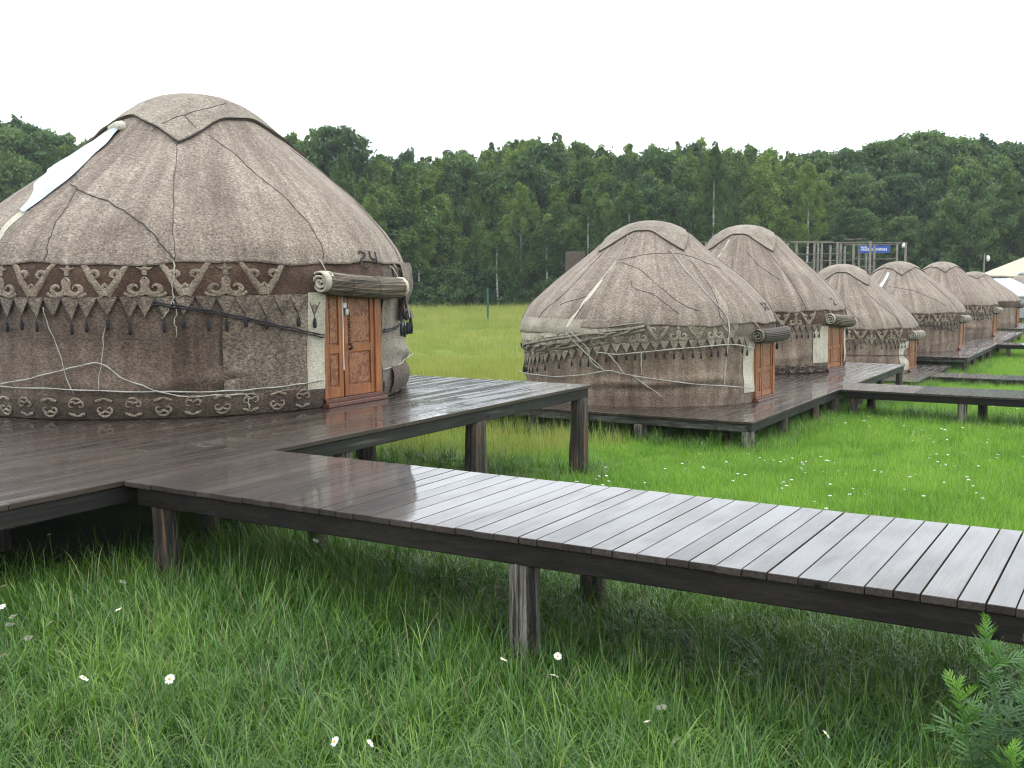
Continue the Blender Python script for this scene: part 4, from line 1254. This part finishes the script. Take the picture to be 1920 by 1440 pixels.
def make_tree(kind, seed):
    rng = np.random.default_rng(seed)
    if kind == 'birch':
        H_, base, rm, nb, ncl, npl, ls = 18.0, .10, 3.0, 34, 300, 62, .25
        prof = lambda t: rm * np.interp(t, [0, .12, .35, .6, .82, .94, 1], [.55, .85, 1, .88, .55, .25, .05])
        mat, bark = M['leaf_birch'], M['bark_birch']
    elif kind == 'spire':
        H_, base, rm, nb, ncl, npl, ls = 18.0, .25, 2.2, 26, 200, 60, .25
        prof = lambda t: rm * np.interp(t, [0, .2, .5, .75, .9, 1], [.6, 1, .9, .6, .35, .05])
        mat, bark = M['leaf_dark'], M['bark_dark']
    elif kind == 'broad':
        H_, base, rm, nb, ncl, npl, ls = 16.0, .06, 4.6, 34, 420, 62, .30
        prof = lambda t: rm * np.interp(t, [0, .15, .45, .7, .87, .96, 1], [.7, .95, 1, .88, .6, .3, .05])
        mat, bark = M['leaf_broad'], M['bark_dark']
    else:
        H_, base, rm, nb, ncl, npl, ls = 3.4, .02, 2.1, 9, 110, 46, .20
        prof = lambda t: rm * np.clip(1 - t ** 2.2, 0, 1) ** .6
        mat, bark = M['leaf_bush'], M['bark_dark']
    lean = rng.normal(size=2) * .018 * H_
    ax = lambda z: np.array([lean[0] * (z / H_) ** 1.5 + .12 * math.sin(z * .6 + seed), lean[1] * (z / H_) ** 1.5 + .1 * math.cos(z * .5 + seed), z])
    tr = MB()
    zz = np.linspace(0, H_ * .96, 12)
    r0 = {'birch': .15, 'spire': .17, 'broad': .26, 'bush': .05}[kind]
    tr.tube([ax(z) for z in zz], [r0 * (1 - .86 * z / H_) for z in zz], 7)
    nz_ = SineNoise(seed, 12, .5, 1.6)
    C, Rd, St = [], [], []
    def add(p_, r_): C.append(p_); Rd.append(r_)
    ga = rng.uniform(0, 6.28)
    bz = np.sort(rng.uniform(.02, .97, nb))
    for i in range(nb):
        ga += 2.4 + rng.normal() * .4
        z = H_ * (base + (1 - base) * bz[i] * .96)
        L = float(prof(bz[i])) * rng.uniform(.65, 1.3)
        dr = np.array([math.cos(ga), math.sin(ga), 0])
        rise = .75 if kind != 'bush' else .5
        p0 = ax(max(z - L * rise * .7, .15)); p1 = p0 + dr * L * .55 + np.array([0, 0, L * rise * .7])
        p2 = p0 + dr * L + np.array([0, 0, L * (rise * .75 if kind == 'birch' else rise)])
        q = catmull([p0, p1, p2], 4)
        tr.tube(q, np.linspace(r0 * .34, r0 * .07, len(q)), 4, False)
        # leaf sprays along the bough and hanging from its end
        for u in (.35, .55, .75, .9, 1.0):
            k = min(len(q) - 1, int(u * (len(q) - 1)))
            add(q[k] + rng.normal(size=3) * .22, rng.uniform(.5, .85) * (.6 if kind == 'bush' else 1))
            if kind == 'birch' and u > .6:
                for dn in (.5, 1.0, 1.5): add(q[k] + rng.normal(size=3) * .18 - np.array([0, 0, dn]), rng.uniform(.3, .5))
    tries = 0
    while len(C) < ncl and tries < 9000:
        tries += 1
        t_ = rng.uniform(0, 1)
        a_ = rng.uniform(0, 6.283)
        z = H_ * (base + (1 - base) * t_)
        rr = float(prof(t_)) * math.sqrt(rng.uniform(.1, 1.0))
        p_ = ax(z) + np.array([math.cos(a_), math.sin(a_), 0]) * rr
        n_ = float(nz_(p_[0], p_[1], p_[2] * .7))
        if n_ < -.2 and rng.uniform() < .75: continue
        p_[:2] += np.array([math.cos(a_), math.sin(a_)]) * n_ * .35 * rm / 2.5
        add(p_, rng.uniform(.4, .9) * (1.15 if kind == 'broad' else 1) * (.5 if kind == 'bush' else 1))
    for _ in range(10 if kind != 'bush' else 4):
        add(ax(H_ * rng.uniform(.9, 1.0)) + rng.normal(size=3) * np.array([.35, .35, .2]), rng.uniform(.22, .42) * (1.9 if kind == 'broad' else 1) if kind != 'bush' else .25)
    V, F, tint = leaf_cloud(C, Rd, npl, ls, rng, (1, 1, 1.3 if kind in ('birch', 'spire') else .8), .4)
    V[:, 2] = np.maximum(V[:, 2], .05)
    crown = mesh_np('crown', V, F, mat, False, None, {'tint': tint})
    return tr.mesh('trunk', bark, True), crown


PROTO = {k: [make_tree(k, 100 * i + s_) for s_ in range(n)] for i, (k, n) in enumerate((('birch', 7), ('spire', 2), ('broad', 5), ('bush', 4)))}
BASEH = {'birch': 18.0, 'spire': 18.0, 'broad': 16.0, 'bush': 3.4}
TN = {'birch': ('birch_tree', 'slender birch with loose drooping foliage in the edge of the wood', 'tree', 'birches along the wood edge'),
      'spire': ('dark_tree', 'narrow dark tree rising among the birches of the wood', 'tree', 'narrow dark trees in the wood'),
      'broad': ('broadleaf_tree', 'dense round-crowned broadleaf tree in the wood', 'tree', 'broadleaf trees in the wood'),
      'bush': ('bush', 'dark green bush at the foot of the wood', 'bush', 'bushes at the foot of the wood')}

REAR = {'birch': 'tall birch behind the front row, only its top against the sky', 'spire': 'narrow dark treetop pricking the skyline of the wood', 'broad': 'tall rounded broadleaf crown forming the skyline of the wood'}


def plant_tree(kind, depth, lat, h, wide=1.0, label=None, k=None, rear=False):
    x, y, z = cp(depth, lat)
    nm, lb, cat, grp = TN[kind]
    if rear: lb, grp = REAR[kind], grp + ', rear rows'
    o = empty(nm, (x, y, z - .1), random.uniform(0, 6.28))
    tag(o, label or lb, cat, None if label else grp)
    s = h / BASEH[kind]
    sw = s * wide * random.uniform(.9, 1.1)
    tm, cm = PROTO[kind][random.randrange(len(PROTO[kind])) if k is None else k]
    a = obj('trunk', tm, o); b = obj('crown', cm, o)
    a.scale = (s, s, s); b.scale = (sw, sw, s)
    return o


random.seed(21)


def hgt(depth, py):     # height a crown needs to reach this line of sight
    return ((511 - py) / FPX * depth + CAM_H + 1.35) * 1.06


topline = lambda px: np.interp(px, [-200, 0, 60, 130, 200, 540, 590, 680, 720, 900, 1000, 1100, 1200, 1270, 1340, 1420, 1510, 1600, 1750, 1850, 1920, 2100], [250, 240, 250, 252, 262, 262, 262, 290, 300, 290, 268, 285, 285, 272, 288, 290, 300, 288, 276, 292, 280, 275])
# rear rows reach the skyline
for row, (dep, step) in enumerate(((152, 3.4), (146, 3.3), (140, 3.5))):
    lat = -dep * .58
    while lat < dep * .58:
        d = dep + random.uniform(-2.5, 2.5)
        px = 960 + lat / d * FPX
        right = px > 1500
        kind = 'broad' if right else random.choice(('birch', 'birch', 'birch', 'birch', 'birch', 'birch', 'birch', 'spire', 'broad'))
        if px < 150 and random.random() < .5: kind = 'broad'
        h = hgt(d, float(topline(px))) * random.uniform(.93, 1.01) * (.98, 1.0, .95)[row]
        plant_tree(kind, d, lat, h, 1.05 if kind == 'broad' else 1.1, rear=True)
        lat += step * random.uniform(.75, 1.25) * (1.5 if right else 1)
# front rows, lower, overlapping
for row, (dep, step, lo, hi) in enumerate(((134, 4.2, .74, .93), (128, 4.4, .50, .84))):
    lat = -dep * .57
    while lat < dep * .57:
        d = dep + random.uniform(-2, 2)
        px = 960 + lat / d * FPX
        right = px > 1560
        kind = 'broad' if right and random.random() < .75 else random.choice(('birch', 'birch', 'birch', 'birch', 'broad'))
        h = hgt(d, float(topline(px))) * random.uniform(lo, hi)
        plant_tree(kind, d, lat, h, 1.0 if kind == 'broad' else 1.15)
        lat += step * random.uniform(.75, 1.3) * (1.3 if right else 1)
lat = -72.
while lat < 72:
    d = 122.5 + random.uniform(-1.5, 1.5)
    plant_tree('bush', d, lat, random.uniform(2.6, 5.4), 1.1)
    lat += random.uniform(1.6, 2.9)
plant_tree('broad', 136, (627 - 960) / FPX * 136, hgt(136, 262), 1.05, 'tall dark round-crowned tree overtopping the wood beside the big yurt', 1)
plant_tree('birch', 124, (775 - 960) / FPX * 124, hgt(124, 325), 1.7, 'broad bright-green birch standing forward of the wood, pale stem showing', 2)
# bare pale stems at the wood edge
for px, y0_, y1_ in ((1105, 370, 470), (1027, 430, 465), (1338, 300, 450), (788, 430, 510), (935, 440, 530), (1510, 330, 420), (700, 380, 470), (1180, 360, 440)):
    d = 121.5
    x, y, z = cp(d, (px - 960) / FPX * d)
    h = hgt(d, y0_)
    o = empty('birch_tree', (x, y, z - .1), random.uniform(0, 6))
    tag(o, 'thin birch with a long bare white stem at the wood edge', 'tree', 'thin bare-stemmed birches')
    MB().tube([(0, 0, 0), (.1, .05, h * .4), (.05, .1, h * .75), (.15, 0, h)], [.14, .12, .085, .03], 6).build('trunk', M['bark_birch'], o, True)
    q = obj('crown', PROTO['birch'][0][1], o, (0, 0, h * .42)); q.scale = (.62, .62, h * .62 / 18)

# ------------------------------------------------------------------ grass
def blade_patch(name, n, h, spread, wid, bend, seed, mat, seg=5, stalk=0.0, up_=.5):
    rng = np.random.default_rng(seed)
    px = rng.uniform(-1, 1, (n, 2)); px *= spread
    V, F, tint = [], [], []
    for i in range(n):
        a = rng.uniform(0, 6.283); d = np.array([math.cos(a), math.sin(a)])
        L = h * rng.uniform(.5, 1.15)
        bd = bend * rng.uniform(.2, 1.3)
        w = wid * rng.uniform(.6, 1.3)
        if rng.uniform() < stalk: L *= 1.5; bd *= .3; w *= .5
        side = np.array([-d[1], d[0], 0])
        lean = rng.uniform(.0, up_)
        b = len(V)
        tn = rng.uniform(0, 1)
        p = np.array([px[i, 0], px[i, 1], -.03]); ang = math.pi / 2 - lean
        for k in range(seg + 1):
            u = k / seg
            ww = w * (1 - u ** 1.8) + .0006
            V.append(p - side * ww / 2); V.append(p + side * ww / 2)
            tint += [tn * .75 + .25 * u] * 2
            p = p + np.array([d[0] * math.cos(ang), d[1] * math.cos(ang), math.sin(ang)]) * L / seg
            ang -= bd * (.3 + 1.4 * u) / seg
        for k in range(seg):
            F.append((b + 2 * k, b + 2 * k + 1, b + 2 * k + 3, b + 2 * k + 2))
    me = mesh_np(name, np.array(V), np.array(F), mat, True, None, {'tint': np.array(tint)})
    return bpy.data.objects.new(name, me)


def scatter(name, label, protos, pts, scales, rng):
    """instances of the tufts on points; one object that nobody could count"""
    me = bpy.data.meshes.new(name)
    n = len(pts)
    me.vertices.add(n); me.vertices.foreach_set('co', np.asarray(pts, np.float32).ravel())
    for k, val in (('sc', scales), ('rz', rng.uniform(0, 6.283, n)), ('tilt', rng.normal(0, .08, n))):
        me.attributes.new(k, 'FLOAT', 'POINT').data.foreach_set('value', np.asarray(val, np.float32))
    me.attributes.new('ix', 'INT', 'POINT').data.foreach_set('value', rng.integers(0, len(protos), n).astype(np.int32))
    o = obj(name, me)
    c = bpy.data.collections.new(name + '_tufts')
    for p in protos: c.objects.link(p)
    ng = bpy.data.node_groups.new(name, 'GeometryNodeTree')
    ng.interface.new_socket('Geometry', in_out='INPUT', socket_type='NodeSocketGeometry')
    ng.interface.new_socket('Geometry', in_out='OUTPUT', socket_type='NodeSocketGeometry')
    N = ng.nodes
    gi, go_ = N.new('NodeGroupInput'), N.new('NodeGroupOutput')
    m2p = N.new('GeometryNodeMeshToPoints')
    iop = N.new('GeometryNodeInstanceOnPoints')
    ci = N.new('GeometryNodeCollectionInfo'); ci.inputs[0].default_value = c
    ci.inputs['Separate Children'].default_value = True; ci.inputs['Reset Children'].default_value = True
    iop.inputs['Pick Instance'].default_value = True
    def at_(k, typ='FLOAT'):
        a = N.new('GeometryNodeInputNamedAttribute'); a.data_type = typ; a.inputs[0].default_value = k
        return a.outputs[0]
    cx = N.new('ShaderNodeCombineXYZ')
    ng.links.new(at_('tilt'), cx.inputs[0]); ng.links.new(at_('rz'), cx.inputs[2])
    ng.links.new(gi.outputs[0], m2p.inputs[0]); ng.links.new(m2p.outputs[0], iop.inputs['Points'])
    ng.links.new(ci.outputs[0], iop.inputs['Instance']); ng.links.new(at_('ix', 'INT'), iop.inputs['Instance Index'])
    ng.links.new(cx.outputs[0], iop.inputs['Rotation']); ng.links.new(at_('sc'), iop.inputs['Scale'])
    ng.links.new(iop.outputs[0], go_.inputs[0])
    md = o.modifiers.new('tufts', 'NODES'); md.node_group = ng
    tag(o, label, kind='stuff')
    return o


def wedge(n_per_m2, d0, d1, rng, keep=None, side=.62, extra=1.0):
    area = (d1 * d1 - d0 * d0) * side
    n = int(area * n_per_m2)
    d = np.sqrt(rng.uniform(d0 * d0, d1 * d1, n)); l = rng.uniform(-1, 1, n) * (d * side + extra)
    x = -math.sin(YAW) * d + math.cos(YAW) * l; y = math.cos(YAW) * d + math.sin(YAW) * l
    k = np.ones(n, bool) if keep is None else keep(x, y)
    x, y = x[k], y[k]
    return np.stack([x, y, gz(x, y)], 1)


RECTS = [(-16.2, -7.3, .5, 14.33), (-7.3, 4.2, 5.75, 7.5), (-13.8, -6.2, 18.65, 32.4), (-6.2, 6.5, 24.85, 26.5), (-13.6, -6.95, 38.3, 45.6), (-6.95, 9, 40.55, 42.3), (-13.6, -6.4, 46, 66.5), (-6.4, 12, 54.9, 56.5)]


def rect_d(x, y):
    d = np.full(x.shape, 99.)
    for a, b, c, e in RECTS:
        dx = np.maximum(np.maximum(a - x, x - b), 0); dy = np.maximum(np.maximum(c - y, y - e), 0)
        ins = np.minimum(np.minimum(x - a, b - x), np.minimum(y - c, e - y))
        d = np.minimum(d, np.where(ins > 0, -ins, np.hypot(dx, dy)))
    return d


gr = np.random.default_rng(5)
TALL = [blade_patch('tall_tuft', 20, .50, .10, .0092, 2.9, 10 + i, M['grass_tall'], 8, up_=.8) for i in range(10)] + [blade_patch('tall_tuft', 12, .52, .08, .0055, 1.2, 30 + i, M['grass_tall'], 6, stalk=.2) for i in range(3)] + [blade_patch('tall_tuft', 9, .42, .09, .006, 1.8, 37, M['stalk_dry'], 6, up_=.8)]
LAWN = [blade_patch('lawn_tuft', 46, .17, .17, .0062, 1.2, 50 + i, M['grass_lawn'], 4, .06) for i in range(6)]
MEAD = [blade_patch('meadow_tuft', 46, .50, .45, .013, .8, 70 + i, M['grass_meadow'], 3, .12) for i in range(5)]

kn_ = SineNoise(8, 8, .5, 2.2, 2)
near = lambda x, y: (y < 8.9) & ((rect_d(x, y) > -.55) | (x > -7.2))
P_ = wedge(150, 2.6, 12.5, gr, near, .60, .8)
sc_ = (.95 + .22 * np.clip(kn_(P_[:, 0], P_[:, 1]), -1.3, 1.3)) * gr.uniform(.65, 1.2, len(P_))
dd = rect_d(P_[:, 0], P_[:, 1])
sc_ *= np.where((P_[:, 1] > 5.3) & (dd > -1), .85, 1.0) * np.where(P_[:, 1] < 5.2, .88, 1.0)
scatter('tall_grass', 'long lush wet grass around the boardwalk', TALL, P_, sc_, gr)
# tall fringe along posts and platforms further back
fr = lambda x, y: (y > 8.6) & (rect_d(x, y) < .55) & (rect_d(x, y) > -1.0)
P_ = wedge(26, 9, 46, gr, fr, .60, .8)
scatter('fringe_grass', 'taller grass left standing along the platforms', TALL, P_, gr.uniform(.5, .95, len(P_)), gr)
lw = lambda x, y: (y > 7.6) & (rect_d(x, y) > -.4) & (x > -9.5)
P_ = np.concatenate([wedge(55, 8, 17, gr, lw, .60, .8), wedge(30, 17, 34, gr, lw, .60, .5), wedge(11, 34, 62, gr, lw, .6, .5)])
dC = np.hypot(P_[:, 0], P_[:, 1])
s_ = gr.uniform(.7, 1.25, len(P_)) * (1 + .18 * np.clip(kn_(P_[:, 0] * .7, P_[:, 1] * .7), -1.4, 1.4)) * np.interp(dC, [8, 17, 34, 62], [1, 1.15, 1.5, 2.2])
scatter('lawn_grass', 'short bright wet lawn between the platforms', LAWN, P_, s_, gr)
md_ = lambda x, y: (x < -8.5) & (rect_d(x, y) > .1) & (y > 9)
P_ = np.concatenate([wedge(6, 14, 50, gr, md_, .5, 0), wedge(1.5, 50, 121, gr, lambda x, y: rect_d(x, y) > .3, .6, 0)])
dC = np.hypot(P_[:, 0], P_[:, 1])
scatter('meadow_grass', 'yellowish seeding meadow grass reaching to the wood', MEAD, P_, gr.uniform(.6, 1.1, len(P_)) * np.interp(dC, [14, 50, 120], [.8, 1.0, 1.5]), gr)


# ------------------------------------------------------------------ daisies
def daisy_meshes(seed):
    rng = np.random.default_rng(seed)
    V, F = [], []
    n = 13
    for i in range(n):
        a = 2 * math.pi * i / n + rng.uniform(-.08, .08)
        d = np.array([math.cos(a), math.sin(a), 0]); s = np.array([-d[1], d[0], 0])
        dp = rng.uniform(-.25, .1)
        b = len(V)
        for u, w in ((.18, .12), (.6, .2), (1.0, .11)):
            p = d * u + np.array([0, 0, dp * u * u])
            V += [p - s * w, p + s * w]
        F += [(b, b + 1, b + 3, b + 2), (b + 2, b + 3, b + 5, b + 4)]
    pet = mesh_np('petals', np.array(V) * .021, np.array(F), M['petal'], True)
    dm = MB().tube([(0, 0, -.1), (0, 0, .06), (0, 0, .17), (0, 0, .2)], [.2, .3, .2, .03], 9)
    dm.v = [tuple(np.array(v) * .021) for v in dm.v]
    return pet, dm.mesh('disc', M['disc_yellow'], True)


PET, DSC = daisy_meshes(3)
random.seed(3)


def daisy(px, py, h, tilt=None):
    """stands on the ground where its head is seen"""
    d0 = fw + rt2 * ((px - 960) / FPX) - up2 * ((py - 720) / FPX)
    t_ = 3.0
    for _ in range(40):
        p = Vector((0, 0, CAM_H)) + d0 * t_
        e = p.z - (float(gz(p.x, p.y)) + h)
        t_ += e / max(.05, -d0.z)
    g = float(gz(p.x, p.y))
    o = empty('daisy', (p.x, p.y, g), random.uniform(0, 6.28))
    tag(o, 'white daisy with yellow eye standing in the long grass', 'daisy', 'daisies in the long grass')
    MB().tube([(.03, .02, -.03), (.02, .015, h * .5), (0, 0, h)], .0022, 4).build('stem', M['stem_green'], o)
    o.rotation_euler[2] = YAW + random.uniform(-.6, .6)
    q = obj('petals', PET, o, (0, 0, h), (random.uniform(.3, 1.0), random.uniform(-.4, .4), random.uniform(0, 6)))
    s = random.uniform(1.0, 1.4); q.scale = (s, s, s)
    e = obj('disc', DSC, o, (0, 0, h), q.rotation_euler[:]); e.scale = (s, s, s)


for px, py, h in ((6, 1098, .5), (3, 1137, .45), (18, 1170, .42), (93, 1168, .42), (53, 1195, .4), (8, 1228, .38), (222, 1142, .45), (158, 1271, .36), (318, 1273, .36), (627, 1390, .34), (695, 1393, .34), (1212, 1352, .36), (1268, 1387, .34), (1240, 1325, .36),
                  (1046, 1230, .42), (1040, 1266, .3), (580, 993, .5), (592, 1013, .48), (318, 985, .55), (92, 1002, .5), (24, 1155, .45), (1550, 1376, .34), (945, 1236, .3), (230, 1090, .4)):
    daisy(px, py, h)


def small_flower(seed):
    rng = np.random.default_rng(seed)
    V, F = [], []
    for i in range(6):
        a = i * 1.047; b = len(V)
        V += [(0, 0, .17), (.016 * math.cos(a - .5), .016 * math.sin(a - .5), .172), (.024 * math.cos(a), .024 * math.sin(a), .165), (.016 * math.cos(a + .5), .016 * math.sin(a + .5), .172)]
        F.append((b, b + 1, b + 2, b + 3))
    return bpy.data.objects.new('small_flower', mesh_np('small_flower', np.array(V), np.array(F), M['petal'], True))


fl_n = SineNoise(41, 6, .3, .9, 2)
kp = lambda x, y: (y > 8) & (x > -7) & (rect_d(x, y) > .3) & (fl_n(x, y) > .15)
P_ = np.concatenate([wedge(3.0, 9, 24, gr, kp, .6, 0), wedge(.8, 24, 40, gr, kp, .6, 0)])
scatter('lawn_flowers', 'tiny white flowers scattered over the lawn', [small_flower(1)], P_, gr.uniform(.6, 1.25, len(P_)), gr)


# ------------------------------------------------------------------ mugwort at the end of the boardwalk
def lobed_leaf(L, rng):
    V, F = [], []
    def lobe(p, d, l, w, nrm):
        s = np.cross(nrm, d); b = len(V)
        V.extend([p - s * w * .35, p + s * w * .35, p + d * l * .5 + s * w * .5 - nrm * l * .03, p + d * l * .5 - s * w * .5 - nrm * l * .03, p + d * l - nrm * l * .14])
        F.append((b, b + 1, b + 2, b + 3)); F.append((b + 3, b + 2, b + 4))
    n = np.array([0, 0, 1.])
    ax_ = np.array([1., 0, 0])
    lobe(np.zeros(3), ax_, L, L * .085, n)
    for k, u in enumerate((.25, .45, .62, .78)):
        for s in (-1, 1):
            a = s * R_(48 - 6 * k)
            d = np.array([math.cos(a), math.sin(a), .08])
            lobe(ax_ * L * u - n * L * .03 * u, d, L * (.48 - .28 * abs(u - .45)) * rng.uniform(.85, 1.15), L * .07, n)
    return np.array(V), F


random.seed(8)
mg = empty('mugwort_plant', (-.31, 4.76, float(gz(-.31, 4.76))))
mg.scale = (1.2, 1.2, 1.12)
tag(mg, 'leafy mugwort plant with feathery lobed leaves beside the boardwalk', 'plant')
mr = np.random.default_rng(12)
for i, (dx, dy, h, lx, ly) in enumerate(((-.12, .10, .98, -.10, .02), (.17, .16, .95, .05, .05), (-.2, .04, .78, -.10, -.02), (.1, .04, .9, -.03, .0), (.22, .06, .86, .0, -.04), (.0, -.1, .62, -.1, -.08), (.26, .12, .98, .03, .02), (.05, -.12, .70, .02, -.14), (.27, -.02, .72, .14, -.06), (-.05, .30, .80, -.04, .1), (.34, .22, .9, .1, .05), (-.02, .05, .82, -.02, -.02), (.16, -.18, .5, .08, -.2), (.42, .05, .8, .12, .0), (-.16, -.16, .46, -.16, -.16), (.3, -.25, .45, .12, -.2))):
    p0 = np.array([dx, dy, -.05]); top = p0 + np.array([lx, ly, h])
    C_ = catmull([p0, (p0 + top) / 2 + np.array([lx * -.2, ly * -.2, .03]), top], 8)
    MB().tube(C_, np.linspace(.008, .003, len(C_)), 5).build('stem', M['stem_green'], mg, True)
    Vs, Fs, Tn, b = [], [], [], 0
    nl = int(52 * h) + 8
    for q in range(nl):
        u = .22 + .78 * (q / (nl - 1)) ** .8
        pos = C_[min(len(C_) - 1, int(u * (len(C_) - 1)))]
        L = (.165 - .075 * max(0, u - .5) * 2) * mr.uniform(.8, 1.15)
        if u > .9: L *= .75
        v, f = lobed_leaf(L, mr)
        elev = R_(8 + 60 * max(0, u - .55) / .45 + mr.uniform(-14, 14))
        M3 = Matrix.Rotation(q * 2.4 + mr.uniform(-.3, .3), 3, 'Z') @ Matrix.Rotation(-elev, 3, 'Y') @ Matrix.Rotation(mr.uniform(-.4, .4), 3, 'X')
        v = v @ np.array(M3).T + pos
        Vs.append(v); Fs += [tuple(b + k for k in ff) for ff in f]; b += len(v)
        Tn += [min(1, max(0, .15 + .75 * max(0, u - .6) / .4 + mr.uniform(-.12, .12)))] * len(v)
    obj('leaves', mesh_np('leaves', np.concatenate(Vs), Fs, M['mugwort'], False, None, {'tint': np.array(Tn)}), mg)


# ------------------------------------------------------------------ damp air
HX0, HX1, HY0, HY1 = xs[0] - 3, xs[-1] + 3, ys[0] - 3, ys[-1] + 3
ht = NT('haze')
ht.t.nodes.remove(ht.b)
pvn = ht.n('VolumePrincipled')
pvn.inputs['Color'].default_value = (.80, .86, .92, 1)
pvn.inputs['Density'].default_value = .00032
pvn.inputs['Anisotropy'].default_value = .0
ht.l(pvn.outputs[0], ht.out.inputs['Volume'])
hz = MB().box(HX0, HX1, HY0, HY1, -3.4, 30).build('haze', ht.m)
tag(hz, 'thin damp haze in the air after rain', kind='stuff')
